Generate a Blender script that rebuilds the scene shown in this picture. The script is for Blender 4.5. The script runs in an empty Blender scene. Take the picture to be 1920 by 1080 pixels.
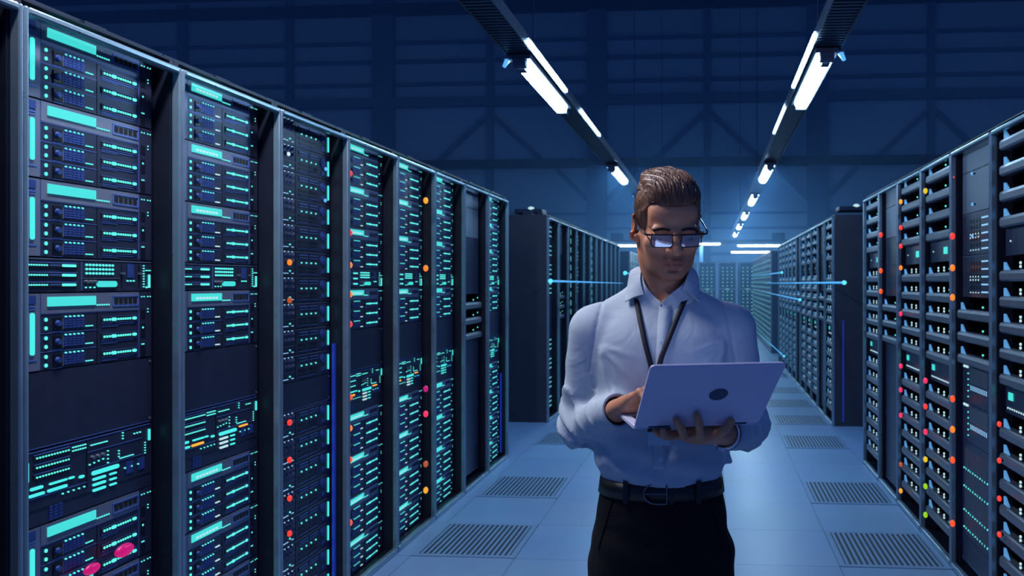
import bpy, math, random
import numpy as np
from mathutils import Vector, Matrix
from mathutils.bvhtree import BVHTree
random.seed(7)
SC = bpy.context.scene
COL = SC.collection
PI = math.pi

# ---------------------------------------------------------------- camera numbers
FPX, CX, CY, CAMZ = 1434.0, 1233.0, 530.0, 1.55
TH = math.radians(4.0)
CT, ST = math.cos(TH), math.sin(TH)
VPX = CX + FPX * math.tan(TH)
XL, XR = -1.79, 1.30          # faces of the two rows of racks
RW, RH = 0.60, 2.278          # rack width and height


def tag(o, label=None, cat=None, group=None, kind=None):
    if label: o['label'] = label
    if cat: o['category'] = cat
    if group: o['group'] = group
    if kind: o['kind'] = kind
    return o


def empty(name, loc=(0, 0, 0), rz=0.0, parent=None):
    o = bpy.data.objects.new(name, None)
    COL.objects.link(o)
    o.location = loc
    o.rotation_euler = (0, 0, rz)
    o.empty_display_size = 0.1
    if parent: o.parent = parent
    return o


def copy_tree(o, parent=None):
    c = o.copy()
    COL.objects.link(c)
    if parent is not None: c.parent = parent
    for ch in o.children:
        copy_tree(ch, c)
    return c


# ---------------------------------------------------------------- materials
def mat(name, col, rough=0.5, metal=0.0, emit=None, strength=0.0, noise=0.0, scale=30.0, sample=False, bump=0.0, spec=0.5, coat=0.0, stretch=(1, 1, 1)):
    m = bpy.data.materials.new(name)
    m.use_nodes = True
    nt = m.node_tree
    b = nt.nodes['Principled BSDF']
    b.inputs['Base Color'].default_value = (*col, 1)
    b.inputs['Roughness'].default_value = rough
    b.inputs['Metallic'].default_value = metal
    b.inputs['Specular IOR Level'].default_value = spec
    if coat: b.inputs['Coat Weight'].default_value = coat
    if emit:
        b.inputs['Emission Color'].default_value = (*emit, 1)
        b.inputs['Emission Strength'].default_value = strength
        if not sample: m.cycles.emission_sampling = 'NONE'
    if noise or bump:
        tc = nt.nodes.new('ShaderNodeTexCoord')
        mp = nt.nodes.new('ShaderNodeMapping')
        mp.inputs['Scale'].default_value = stretch
        nz = nt.nodes.new('ShaderNodeTexNoise')
        nz.inputs['Scale'].default_value = scale
        nz.inputs['Detail'].default_value = 4
        nt.links.new(tc.outputs['Object'], mp.inputs['Vector'])
        nt.links.new(mp.outputs['Vector'], nz.inputs['Vector'])
        if noise:
            mx = nt.nodes.new('ShaderNodeMixRGB')
            mx.inputs['Color1'].default_value = (*[c * (1 - noise) for c in col], 1)
            mx.inputs['Color2'].default_value = (*[min(1, c * (1 + noise)) for c in col], 1)
            nt.links.new(nz.outputs['Fac'], mx.inputs['Fac'])
            nt.links.new(mx.outputs['Color'], b.inputs['Base Color'])
            mr = nt.nodes.new('ShaderNodeMapRange')
            mr.inputs['To Min'].default_value = max(0.02, rough - 0.08)
            mr.inputs['To Max'].default_value = min(1, rough + 0.08)
            nt.links.new(nz.outputs['Fac'], mr.inputs['Value'])
            nt.links.new(mr.outputs['Result'], b.inputs['Roughness'])
        if bump:
            bp = nt.nodes.new('ShaderNodeBump')
            bp.inputs['Strength'].default_value = bump
            bp.inputs['Distance'].default_value = 0.004
            nt.links.new(nz.outputs['Fac'], bp.inputs['Height'])
            nt.links.new(bp.outputs['Normal'], b.inputs['Normal'])
    return m


M = {}
M['frame'] = mat('frame_metal', (.27, .39, .49), .30, .7, noise=.12, scale=14)
M['dark'] = mat('cabinet_black', (.010, .014, .030), .42, .3, noise=.15, scale=9)
M['outer'] = mat('cabinet_side_grey', (.030, .033, .052), .45, .2, noise=.12, scale=5)
M['inner'] = mat('cabinet_inside', (.006, .008, .018), .35, .2, noise=.1, scale=9)
M['chassis'] = mat('chassis_navy', (.028, .036, .076), .34, .4, noise=.2, scale=22)
M['face'] = mat('brushed_face', (.155, .185, .27), .38, .35, noise=.18, scale=18, stretch=(1, 1, 14))
M['grey'] = mat('panel_grey', (.16, .19, .25), .42, .55, noise=.14, scale=16, stretch=(1, 1, 10))
M['line'] = mat('blue_trim', (.10, .19, .60), .35, .4, noise=.1, scale=20)
M['blueface'] = mat('blue_drive_face', (.035, .075, .30), .4, .4, noise=.25, scale=60)
M['black'] = mat('black_slot', (.004, .005, .010), .5, 0, noise=.1, scale=20)
M['tray'] = mat('tray_grey', (.15, .168, .215), .38, .5, noise=.12, scale=18, stretch=(1, 1, 8))
TEAL = (.055, .70, .66)
M['screen'] = mat('teal_screen', (.02, .1, .1), .3, 0, TEAL, 1.0)
M['bar'] = mat('teal_light_bar', (.02, .1, .1), .3, 0, (.06, .72, .70), 1.15)
M['led'] = mat('teal_led', (.02, .1, .1), .3, 0, (.10, .78, .72), 1.15)
M['ledw'] = mat('white_led', (.1, .1, .1), .3, 0, (.50, .78, .84), .95)
M['ledb'] = mat('pale_blue_led', (.05, .08, .1), .3, 0, (.30, .62, .95), 0.9)
M['amber'] = mat('amber_led', (.1, .05, .01), .3, 0, (1.0, .42, .03), 1.1)
M['ledfar'] = mat('far_teal_led', (.02, .1, .1), .3, 0, (.16, .62, .66), .75)
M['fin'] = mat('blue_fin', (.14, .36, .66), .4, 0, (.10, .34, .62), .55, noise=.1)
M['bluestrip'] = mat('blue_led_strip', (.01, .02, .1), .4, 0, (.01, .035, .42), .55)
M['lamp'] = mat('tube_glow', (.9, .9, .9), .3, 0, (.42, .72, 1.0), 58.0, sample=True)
M['lampkey'] = mat('tube_glow_added_key', (.9, .9, .9), .3, 0, (.95, .94, 1.0), 108.0, sample=True)
M['lampoff'] = mat('lamp_housing', (.10, .13, .20), .4, .6, noise=.1, scale=12)
M['rail'] = mat('rail_dark', (.022, .034, .065), .45, .5, noise=.15, scale=10)
M['beam'] = mat('beam_blue', (.09, .20, .46), .6, 0, noise=.15, scale=2)
M['beamdark'] = mat('beam_dark', (.016, .028, .075), .6, 0, noise=.15, scale=2)
M['chrome'] = mat('chrome', (.75, .76, .8), .15, 1.0, noise=.05, scale=10)


def lampmat(name, c, s):
    return mat(name, tuple(x * .1 for x in c), .3, 0, c, s)


LAMPC = {
    'red': lampmat('red_lamp', (1.0, .045, .03), 1.1), 'orange': lampmat('orange_lamp', (1.0, .22, .015), 1.15),
    'amber': lampmat('amber_lamp', (1.0, .40, .02), 1.0), 'scarlet': lampmat('scarlet_lamp', (1.0, .09, .015), 1.1),
    'pink': lampmat('pink_lamp', (1.0, .03, .12), 1.1), 'magenta': lampmat('magenta_lamp', (.85, .008, .26), .62),
    'yellow': lampmat('yellow_lamp', (.85, .60, .01), .95), 'lime': lampmat('lime_lamp', (.35, .75, .01), .85),
    'blue': lampmat('blue_lamp', (.10, .42, 1.0), 1.1), 'white': lampmat('white_lamp', (.6, .75, .9), 1.1),
    'rust': lampmat('rust_lamp', (.55, .10, .02), .8)}


# ---------------------------------------------------------------- mesh builder
class MB:
    def __init__(s):
        s.v, s.f, s.m, s.sm = [], [], [], []

    def add(s, vs, fs, m=0, smooth=False):
        b = len(s.v)
        s.v += [tuple(p) for p in vs]
        for f in fs:
            s.f.append(tuple(b + i for i in f)); s.m.append(m); s.sm.append(smooth)
        return s

    def box(s, x0, x1, y0, y1, z0, z1, m=0):
        vs = [(x0, y0, z0), (x1, y0, z0), (x1, y1, z0), (x0, y1, z0), (x0, y0, z1), (x1, y0, z1), (x1, y1, z1), (x0, y1, z1)]
        return s.add(vs, [(0, 3, 2, 1), (4, 5, 6, 7), (0, 1, 5, 4), (1, 2, 6, 5), (2, 3, 7, 6), (3, 0, 4, 7)], m)

    def prism_x(s, x0, x1, prof, m=0, smooth=False):
        """profile [(y, z)...] extruded along x"""
        n = len(prof)
        vs = [(x0, y, z) for y, z in prof] + [(x1, y, z) for y, z in prof]
        fs = [(i, (i + 1) % n, n + (i + 1) % n, n + i) for i in range(n)]
        s.add(vs, fs, m, smooth)
        return s.add(vs, [tuple(range(n - 1, -1, -1)), tuple(range(n, 2 * n))], m)

    def pill(s, cx, cz, w, h, y0, y1, m=0, n=4):
        """rounded bar whose face looks to -y"""
        r = h / 2 if w >= h else w / 2
        pts = []
        for (sx, sz, a0) in ((1, 1, 0), (-1, 1, 90), (-1, -1, 180), (1, -1, 270)):
            ox, oz = cx + sx * (w / 2 - r), cz + sz * (h / 2 - r)
            for k in range(n + 1):
                a = math.radians(a0 + 90 * k / n)
                pts.append((ox + r * math.cos(a), oz + r * math.sin(a)))
        N = len(pts)
        vs = [(x, y0, z) for x, z in pts] + [(x, y1, z) for x, z in pts]
        fs = [tuple(range(N - 1, -1, -1))] + [(i, (i + 1) % N, N + (i + 1) % N, N + i) for i in range(N)]
        return s.add(vs, fs, m)

    def dot(s, cx, cz, r, y0, y1, m=0, n=6, rz=None):
        rz = rz or r
        vs = [(cx + r * math.cos(2 * PI * k / n), y0, cz + rz * math.sin(2 * PI * k / n)) for k in range(n)]
        vs += [(cx + r * math.cos(2 * PI * k / n), y1, cz + rz * math.sin(2 * PI * k / n)) for k in range(n)]
        return s.add(vs, [tuple(range(n - 1, -1, -1))] + [(i, (i + 1) % n, n + (i + 1) % n, n + i) for i in range(n)], m)

    def cyl(s, p0, p1, r0, r1=None, n=12, m=0, smooth=True):
        r1 = r0 if r1 is None else r1
        p0, p1 = Vector(p0), Vector(p1)
        d = (p1 - p0).normalized()
        a = d.orthogonal().normalized(); b = d.cross(a)
        vs = []
        for p, r in ((p0, r0), (p1, r1)):
            vs += [p + (a * math.cos(2 * PI * k / n) + b * math.sin(2 * PI * k / n)) * r for k in range(n)]
        s.add(vs, [(i, (i + 1) % n, n + (i + 1) % n, n + i) for i in range(n)], m, smooth)
        return s.add(vs, [tuple(range(n - 1, -1, -1)), tuple(range(n, 2 * n))], m)

    def ball(s, c, r, m=0, nu=12, nv=8, sc=(1, 1, 1)):
        vs, fs = [], []
        for j in range(nv + 1):
            t = PI * j / nv
            for i in range(nu):
                a = 2 * PI * i / nu
                vs.append((c[0] + sc[0] * r * math.sin(t) * math.cos(a), c[1] + sc[1] * r * math.sin(t) * math.sin(a), c[2] + sc[2] * r * math.cos(t)))
        for j in range(nv):
            for i in range(nu):
                fs.append((j * nu + i, (j + 1) * nu + i, (j + 1) * nu + (i + 1) % nu, j * nu + (i + 1) % nu))
        return s.add(vs, fs, m, True)

    def tube(s, pts, rad, n=8, m=0, closed=False):
        pts = [Vector(p) for p in pts]
        N = len(pts)
        rr = rad if isinstance(rad, (list, tuple)) else [rad] * N
        vs, fs = [], []
        prev = None
        for i, p in enumerate(pts):
            if closed:
                t = (pts[(i + 1) % N] - pts[i - 1]).normalized()
            else:
                t = (pts[min(i + 1, N - 1)] - pts[max(i - 1, 0)]).normalized()
            a = t.orthogonal().normalized() if prev is None else (prev - t * prev.dot(t)).normalized()
            prev = a
            b = t.cross(a)
            vs += [p + (a * math.cos(2 * PI * k / n) + b * math.sin(2 * PI * k / n)) * rr[i] for k in range(n)]
        for i in range(N if closed else N - 1):
            j = (i + 1) % N
            for k in range(n):
                fs.append((i * n + k, i * n + (k + 1) % n, j * n + (k + 1) % n, j * n + k))
        s.add(vs, fs, m, True)
        if not closed:
            s.add(vs, [tuple(range(n - 1, -1, -1)), tuple(range((N - 1) * n, N * n))], m)
        return s

    def mesh(s, name, mats):
        me = bpy.data.meshes.new(name)
        me.from_pydata(s.v, [], s.f)
        for m in mats: me.materials.append(m)
        me.polygons.foreach_set('material_index', s.m)
        me.polygons.foreach_set('use_smooth', s.sm)
        me.update()
        return me

    def build(s, name, mats, parent=None, loc=(0, 0, 0), bevel=0.0):
        if not isinstance(mats, (list, tuple)): mats = [mats]
        o = bpy.data.objects.new(name, s.mesh(name, mats))
        COL.objects.link(o)
        o.location = loc
        if parent is not None: o.parent = parent
        if bevel:
            b = o.modifiers.new('bevel', 'BEVEL')
            b.width = bevel; b.segments = 2; b.limit_method = 'ANGLE'
        return o


# ================================================================ SETTING
def floor_material():
    m = bpy.data.materials.new('floor_tiles'); m.use_nodes = True
    nt = m.node_tree; b = nt.nodes['Principled BSDF']; L = nt.links.new
    tc = nt.nodes.new('ShaderNodeTexCoord')
    mp = nt.nodes.new('ShaderNodeMapping'); mp.inputs['Location'].default_value = (-.10, -.03, 0)
    br = nt.nodes.new('ShaderNodeTexBrick')
    br.offset = 0; br.squash = 1
    br.inputs['Scale'].default_value = 1.0
    br.inputs['Brick Width'].default_value = .6
    br.inputs['Row Height'].default_value = .6
    br.inputs['Mortar Size'].default_value = .0022
    br.inputs['Mortar Smooth'].default_value = .1
    br.inputs['Color1'].default_value = (.205, .345, .550, 1)
    br.inputs['Color2'].default_value = (.190, .322, .525, 1)
    br.inputs['Mortar'].default_value = (.04, .09, .17, 1)
    nz = nt.nodes.new('ShaderNodeTexNoise'); nz.inputs['Scale'].default_value = 1.6; nz.inputs['Detail'].default_value = 2
    mx = nt.nodes.new('ShaderNodeMixRGB'); mx.blend_type = 'MULTIPLY'; mx.inputs['Fac'].default_value = .25
    L(tc.outputs['Object'], mp.inputs['Vector']); L(mp.outputs['Vector'], br.inputs['Vector']); L(tc.outputs['Object'], nz.inputs['Vector'])
    L(br.outputs['Color'], mx.inputs['Color1']); L(nz.outputs['Color'], mx.inputs['Color2']); L(mx.outputs['Color'], b.inputs['Base Color'])
    mr = nt.nodes.new('ShaderNodeMapRange'); mr.inputs['To Min'].default_value = .27; mr.inputs['To Max'].default_value = .40
    L(nz.outputs['Fac'], mr.inputs['Value']); L(mr.outputs['Result'], b.inputs['Roughness'])
    b.inputs['Specular IOR Level'].default_value = .6
    return m


WALLY = 33.0
M['floor'] = floor_material()
M['wall'] = mat('wall_blue_cladding', (.30, .54, .95), .7, 0, noise=.10, scale=.6)
M['ceil'] = mat('ceiling_dark', (.02, .035, .09), .8, 0, noise=.15, scale=.8)
tag(MB().box(-80, 60, -6, WALLY + .5, -.2, 0).build('floor', M['floor']), kind='structure')
tag(MB().box(-80, 60, WALLY, WALLY + .3, 0, 14.2).build('wall_back', M['wall']), kind='structure')
tag(MB().box(-80, 60, 21, WALLY + .3, 14.2, 14.5).build('ceiling', M['ceil']), kind='structure')


def wall_pt(px, py, y=WALLY):
    """point of the plane Y = y seen at a pixel of the photograph"""
    a = (px - CX) / FPX
    d = 1.0
    # dir = a*R + F
    dx, dy = a * CT - ST, a * ST + CT
    t = y / dy
    return (dx * t, CAMZ + (CY - py) / FPX * t)


trim_n = [0]


def trim(mb, m):
    trim_n[0] += 1
    return tag(mb.build('trim_%d' % trim_n[0], m), kind='structure')


def zat(py): return CAMZ + (CY - py) / FPX * WALLY * 1.0


# columns of the far wall
for px, w in ((-60, .9), (345, .45), (545, .35), (722, .95), (920, .3), (1120, .85), (1326, .3), (1532, .85), (1745, .3), (1950, .85)):
    x = wall_pt(px, 300)[0]
    trim(MB().box(x - w / 2, x + w / 2, WALLY - .28 if w > .5 else WALLY - .16, WALLY, 0, 14.1), M['beam'])
# horizontal rails
for py, h, dep, m in ((9, .42, .5, 'beamdark'), (70, .16, .12, 'beam'), (106, .18, .12, 'beam'), (150, .16, .12, 'beam'), (186, .40, .34, 'beam'),
                      (306, .33, .55, 'beamdark'), (400, .10, .14, 'beam'), (428, .10, .12, 'beam'), (476, .14, .14, 'beam')):
    z = zat(py)
    trim(MB().box(-79.9, 59.9, WALLY - dep, WALLY - .02, z - h / 2, z + h / 2), M[m])
# diagonal braces between the rails
def brace(pxa, pya, pxb, pyb):
    xa, _ = wall_pt(pxa, pya); xb, _ = wall_pt(pxb, pyb)
    za, zb = zat(pya), zat(pyb)
    mb = MB()
    d = Vector((xb - xa, 0, zb - za)).normalized(); n = Vector((-d.z, 0, d.x)) * .10
    P = [Vector((xa, 0, za)), Vector((xb, 0, zb))]
    ring = [P[0] + n, P[1] + n, P[1] - n, P[0] - n]
    vs = [(p.x, WALLY - .15, p.z) for p in ring] + [(p.x, WALLY - .03, p.z) for p in ring]
    mb.add(vs, [(0, 1, 2, 3), (7, 6, 5, 4), (0, 4, 5, 1), (1, 5, 6, 2), (2, 6, 7, 3), (3, 7, 4, 0)])
    trim(mb, M['beam'])


for c in (528, 920, 1326, 1745):
    brace(c - 100, 300, c, 208); brace(c + 100, 300, c, 208)
for c in (722, 1120, 1532):
    brace(c - 75, 316, c, 392); brace(c + 75, 316, c, 392)

# ================================================================ RACKS
ORD = ['first', 'second', 'third', 'fourth', 'fifth', 'sixth', 'seventh', 'eighth', 'ninth', 'tenth', 'eleventh', 'twelfth', 'thirteenth', 'fourteenth', 'fifteenth', 'sixteenth', 'seventeenth', 'eighteenth', 'nineteenth', 'twentieth']
DEP = 1.0      # rack depth
EQX, EQW = .074, .4826
EQY = {'L': .080, 'R': .047}
ZS = 1.012


def make_rack():
    r = empty('server_rack')
    p, t = .014, .021
    f = MB()
    f.box(0.002, p, 0, .032, 0, RH); f.box(RW - p, RW - .002, 0, .032, 0, RH)
    f.box(p, RW - p, 0, .032, RH - t, RH); f.box(p, RW - p, 0, .032, 0, .03)
    f.build('frame', M['frame'], r, bevel=.006)
    for x0, x1 in ((.002, .022), (RW - .022, RW - .002)):
        sp = MB().box(x0, x1, .032, DEP, 0, RH + .028)
        sp.m[5 if x0 < .1 else 3] = 1
        sp.build('side_panel', [M['dark'], M['outer']], r)
    MB().box(.022, RW - .022, .032, DEP, RH + .022, RH + .028).build('roof', M['dark'], r)
    MB().box(.022, RW - .022, .032, DEP, 0, .02).build('plinth', M['dark'], r)
    MB().box(.022, RW - .022, DEP - .02, DEP, .02, RH + .022).build('rear_panel', M['dark'], r)
    for x0 in (.020, RW - .0425):
        k = MB()
        k.box(x0, x0 + .0225, .088, .115, .02, RH + .02)
        for i in range(48):
            k.dot(x0 + .011, .07 + i * .0445, .003, .0872, .089, 1)
        k.build('mounting_rail', [M['inner'], M['black']], r)
    # roof edge strip and cable trunk
    e = MB()
    e.box(0.004, RW - .004, .07, .13, RH + .028, RH + .05)
    e.box(0.004, RW - .004, .20, .30, RH + .028, RH + .075)
    e.box(.25, .33, .05, .07, RH + .028, RH + .045)
    e.build('cable_trunk', M['rail'], r)
    return r


# ---------------------------------------------------------------- equipment. Local: x 0..EQW, y 0 front (to +y inwards), z down from 0 (top)
GAP = .0015


def body(mb, h, m=0, depth=.55, x0=0, x1=EQW):
    mb.box(x0, x1, 0, depth, -h + GAP, -GAP, m)
    return mb


def make_storage(whitetext=False):
    h = .2175
    r = empty('storage_server')
    b = body(MB(), h)
    b.box(.056, .4250, -.0012, 0, -.0612, -.0595, 1)               # header line
    b.box(.0545, .0565, -.0012, 0, -h + .004, -.004, 1)            # ear line
    b.box(.4250, .4270, -.0012, 0, -h + .004, -.004, 1)
    b.box(.2545, .2565, -.0012, 0, -h + .004, -.062, 2)
    for k in (1, 2):
        z = -.062 - k * .0518
        b.box(.058, .254, -.0012, 0, z - .0008, z + .0008, 1)
    b.build('chassis', [M['chassis'], M['line'], M['inner']], r)
    # ears
    e = MB(); e.box(.002, .0535, -.0016, -.0002, -h + .003, -.003)
    e.box(.006, .040, -.004, -.0016, -.030, -.008, 1); e.box(.006, .040, -.003, -.0016, -.040, -.036, 2)
    e.box(.006, .040, -.003, -.0016, -.048, -.045, 2); e.box(.006, .044, -.003, -.0016, -.188, -.184, 2)
    e.build('ear_panel', [M['face'], M['blueface'], M['line']], r)
    MB().pill(.029, -.113, .0125, .116, -.0055, -.0016).build('light_bar', M['bar'], r)
    hd = MB(); hd.box(.058, .424, -.0018, -.0002, -.0585, -.003)
    hd.build('header_panel', M['face'], r)
    s = MB(); s.box(.078, .247, -.0048, -.0018, -.039, -.012)
    sc = s.build('display_screen', M['screen'], r)
    if whitetext:
        w = MB()
        for k in range(7): w.box(.100 + k * .018, .113 + k * .018, -.0053, -.0048, -.0325, -.0245)
        w.build('readout', M['ledw'], sc)
    d = MB()
    for k in range(6): d.dot(.254 + k * .0088, -.0395, .0026, -.0042, -.0018)
    d.build('indicator_row_dots', M['led'], r)
    v = MB()
    x0, x1, z0, z1 = .314, .4215, -.046, -.013
    v.box(x0, x1, -.004, -.0018, z0, z0 + .003, 0); v.box(x0, x1, -.004, -.0018, z1 - .003, z1, 0)
    v.box(x0, x0 + .003, -.004, -.0018, z0, z1, 0); v.box(x1 - .003, x1, -.004, -.0018, z0, z1, 0)
    for k in range(5): v.box(x0 + .008 + k * .0195, x0 + .022 + k * .0195, -.0032, -.0018, z0 + .008, z1 - .007, 1)
    v.build('vent_window', [M['line'], M['black']], r)
    # three drive rows, three port strips
    for k in range(3):
        zt = -.062 - k * .0518
        c = MB()
        c.box(.0985, .126, -.0028, -.0002, zt - .045, zt - .009, 1)
        c.box(.1285, .1312, -.0035, -.0002, zt - .044, zt - .012, 2)
        for i in range(5):
            for j in range(5):
                c.box(.1335 + i * .0148, .1468 + i * .0148, -.003, -.0002, zt - .0135 - j * .0068, zt - .0085 - j * .0068, 3)
        c.box(.098, .127, -.002, -.0002, zt - .0495, zt - .0475, 4)
        dm = c.build('drive_module', [M['chassis'], M['inner'], M['grey'], M['blueface'], M['line']], r)
        kb = MB(); kb.cyl((.1122, -.0028, zt - .026), (.1122, -.010, zt - .026), .0095, .0075, n=14)
        kb.build('knob', M['blueface'], dm)
        l = MB()
        l.dot(.0745, zt - .0135, .0043, -.0035, -.0002, rz=.0055, n=8); l.dot(.0745, zt - .0375, .0043, -.0035, -.0002, rz=.0055, n=8)
        for i in range(5): l.dot(.1402 + i * .0148, zt - .0075, .0028, -.0042, -.0002)
        if not whitetext:
            for i in range(4): l.dot(.2135 + i * .0075, zt - .0385, .0022, -.0035, -.0002)
        else:
            l.pill(.225, zt - .0385, .026, .0042, -.0035, -.0002, 1)
        l.build('drive_light_dots', [M['led'], M['ledw']], dm)
        p = MB()
        zc = zt - .0235
        p.box(.2705, .4145, -.0025, -.0002, zc - .0105, zc + .0095, 0)
        p.box(.2700, .4150, -.0032, -.0025, zc - .0108, zc - .0094, 1); p.box(.2700, .4150, -.0032, -.0025, zc + .0088, zc + .0100, 1)
        p.box(.272, .405, -.002, -.0002, zc - .0165, zc - .0150, 1); p.box(.272, .335, -.002, -.0002, zc - .0215, zc - .0202, 1)
        ps = p.build('port_strip', [M['black'], M['line']], r)
        q = MB()
        for i in range(3): q.dot(.280 + i * .0105, zc, .0033, -.0052, -.0025, rz=.0042)
        q.pill(.318, zc, .020, .0105, -.0055, -.0025)
        for i in range(6): q.dot(.336 + i * .0098, zc, .0031, -.0052, -.0025, rz=.0040)
        q.pill(.403, zc, .017, .0098, -.0055, -.0025)
        q.build('port_light_dots', M['led'], ps)
    ep = MB(); ep.box(.4285, .4805, -.0016, -.0002, -h + .003, -.003, 0)
    for z0, z1 in ((-.088, -.060), (-.150, -.105), (-.21, -.176)): ep.box(.434, .452, -.0026, -.0016, z0, z1, 1)
    pe = ep.build('port_panel', [M['chassis'], M['inner']], r)
    el = MB()
    for x in (.436, .447, .463, .474): el.dot(x, -.018, .0024, -.0038, -.0016)
    el.dot(.464, -.058, .0024, -.0038, -.0016); el.dot(.464, -.068, .0024, -.0038, -.0016)
    el.dot(.441, -.118, .0038, -.0038, -.0016); el.dot(.438, -.172, .0026, -.0038, -.0016); el.dot(.445, -.172, .0026, -.0038, -.0016)
    el.build('panel_light_dots', M['led'], pe)
    return r, h


def make_mixer():
    h = .0985
    r = empty('network_console')
    b = body(MB(), h)
    b.box(.002, .478, -.0015, 0, -.0055, -.003, 1)
    b.box(.196, .198, -.0015, 0, -h + .006, -.008, 2); b.box(.198, .345, -.0015, 0, -.0585, -.057, 1)
    b.build('chassis', [M['chassis'], M['face'], M['line']], r)
    for k in range(3):
        z = -.022 - k * .0275
        s = MB(); s.box(.010, .180, -.0025, -.0002, z - .006, z + .006, 0); s.box(.010, .180, -.003, -.0002, z + .0065, z + .0085, 1); s.box(.085, .120, -.0035, -.0002, z - .001, z + .002, 1)
        so = s.build('port_strip', [M['black'], M['line']], r)
        q = MB()
        for i in range(8): q.dot(.018 + i * .0082, z, .0027, -.005, -.0025)
        q.pill(.150, z, .048, .0078, -.0055, -.0025)
        q.build('port_light_dots', M['led'], so)
    q = MB()
    for j in range(3):
        for i in range(9): q.dot(.215 + i * .0125, -.018 - j * .0125, .0036, -.0038, -.0002, n=8)
    q.build('indicator_matrix_dots', M['led'], r)
    MB().pill(.292, -.075, .078, .0185, -.0045, -.0002).build('display_screen', M['screen'], r)
    kn = MB()
    for i in range(3):
        MB().cyl((.212 + i * .016, 0, -.068), (.212 + i * .016, -.010, -.068), .0055, .0045, n=10).build('knob', M['grey'], r)
        kn.dot(.212 + i * .016, -.085, .0026, -.0038, -.0002)
    kn.build('knob_light_dots', M['led'], r)
    sl = MB()
    for x in (.352, .425):
        sl.box(x, x + .004, -.002, -.0002, -.085, -.015, 1)
        sl.box(x - .004, x + .008, -.008, -.0002, -.045, -.038, 0)
    sl.box(.375, .402, -.003, -.0002, -.055, -.012, 2)
    for i in range(3): sl.dot(.376 + i * .013, -.065, .0030, -.0038, -.0002, 3)
    sl.build('fader_bank', [M['grey'], M['black'], M['blueface'], M['led']], r)
    e = MB()
    for i in range(9): e.dot(.446, -.016 - i * .0085, .0024, -.0038, -.0002)
    for i in range(4): e.dot(.456 + i * .0062, -.031, .0020, -.0038, -.0002)
    e.pill(.470, -.066, .006, .044, -.0045, -.0002); e.dot(.459, -.086, .0035, -.0038, -.0002)
    e.build('panel_light_dots', M['led'], r)
    return r, h


def make_console(amber=False):
    h = .2105
    r = empty('control_console')
    b = body(MB(), h)
    b.box(.005, .475, -.0015, 0, -.006, -.004, 1); b.box(.216, .218, -.0015, 0, -.150, -.006, 2); b.box(.218, .44, -.0015, 0, -.045, -.0435, 1)
    b.box(.02, .215, -.0015, 0, -.132, -.130, 1); b.box(.005, .475, -.0015, 0, -.165, -.163, 2)
    b.box(.225, .44, -.0015, 0, -.098, -.0965, 1)
    b.build('chassis', [M['chassis'], M['line'], M['inner']], r)
    MB().pill(.012, -.055, .012, .058, -.0045, -.0002).build('light_bar', M['bar'], r)
    for k in range(3):
        z = -.022 - k * .0265
        s = MB(); s.box(.036, .155, -.0025, -.0002, z - .0075, z + .0075, 0); s.box(.036, .155, -.003, -.0002, z + .0078, z + .0095, 1)
        so = s.build('port_strip', [M['black'], M['line']], r)
        q = MB()
        for i in range(12): q.dot(.044 + i * .0095, z, .0028, -.005, -.0025)
        q.build('port_light_dots', M['led'], so)
    q = MB()
    for j in range(2):
        for i in range(6): q.dot(.166 + i * .0088, -.018 - j * .010, .0024, -.0038, -.0002)
    for i in range(9): q.dot(.232 + i * .0075, -.0255, .0022, -.0038, -.0002)
    for i in range(3): q.dot(.356, -.012 - i * .009, .0024, -.0038, -.0002); q.dot(.405 + i * .0125, -.024, .0026, -.0038, -.0002)
    for i in range(4): q.dot(.296, -.056 - i * .012, .0024, -.0038, -.0002); q.dot(.226 + i * .017, -.082 + i * .002, .0026, -.0038, -.0002)
    for i in range(3): q.dot(.340, -.065 - i * .009, .0024, -.0038, -.0002)
    for i in range(9): q.dot(.345 + i * .0068, -.090, .0020, -.0038, -.0002)
    for i in range(5): q.dot(.452, -.062 - i * .0085, .0022, -.0038, -.0002); q.dot(.130 + i * .019, -.142, .0026, -.0038, -.0002)
    for i in range(3): q.dot(.365 + i * .028, -.125, .0028, -.0038, -.0002)
    q.build('indicator_dots', M['led'], r)
    s = MB()
    s.pill(.044, -.104, .040, .0085, -.004, -.0002, 0); s.pill(.115, -.104, .060, .0060, -.004, -.0002, 0); s.pill(.160, -.104, .020, .0060, -.004, -.0002, 0)
    s.pill(.044, -.122, .050, .0080, -.004, -.0002, 0); (MB().pill(.112, -.122, .066, .0085, -.004, -.0002).build('amber_bar', M['amber'], r) if amber else s.pill(.112, -.122, .066, .0085, -.004, -.0002)); s.pill(.196, -.110, .018, .0085, -.004, -.0002, 0)
    s.pill(.287, -.111, .106, .0125, -.004, -.0002, 0)
    for k in range(3):
        (MB().pill(.262, -.130 - k * .0165, .050, .0078, -.004, -.0002).build('white_bar', M['ledw'], r) if amber else s.pill(.262, -.130 - k * .0165, .050, .0078, -.004, -.0002)); s.pill(.316, -.130 - k * .0165, .028, .0060, -.004, -.0002, 0)
    if amber: MB().pill(.385, -.104, .055, .0065, -.004, -.0002).build('amber_bar', M['amber'], r)
    s.pill(.470, -.040, .0070, .038, -.0045, -.0002, 0)
    s.build('status_stripes', [M['bar'], M['amber'], M['ledw']], r)
    kn = MB()
    for i in range(3): MB().cyl((.235 + i * .02, 0, -.062), (.235 + i * .02, -.010, -.062), .0058, .0046, n=10).build('knob', M['grey'], r)
    for i in range(3):
        for j in range(5): kn.box(.085 + i * .016, .098 + i * .016, -.002, -.0002, -.205 + j * .0085, -.199 + j * .0085, 1)
    for i in range(2): kn.box(.37 + i * .05, .40 + i * .05, -.002, -.0002, -.145, -.108, 1)
    kn.build('vent_grille', [M['grey'], M['blueface']], r)
    return r, h


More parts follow.
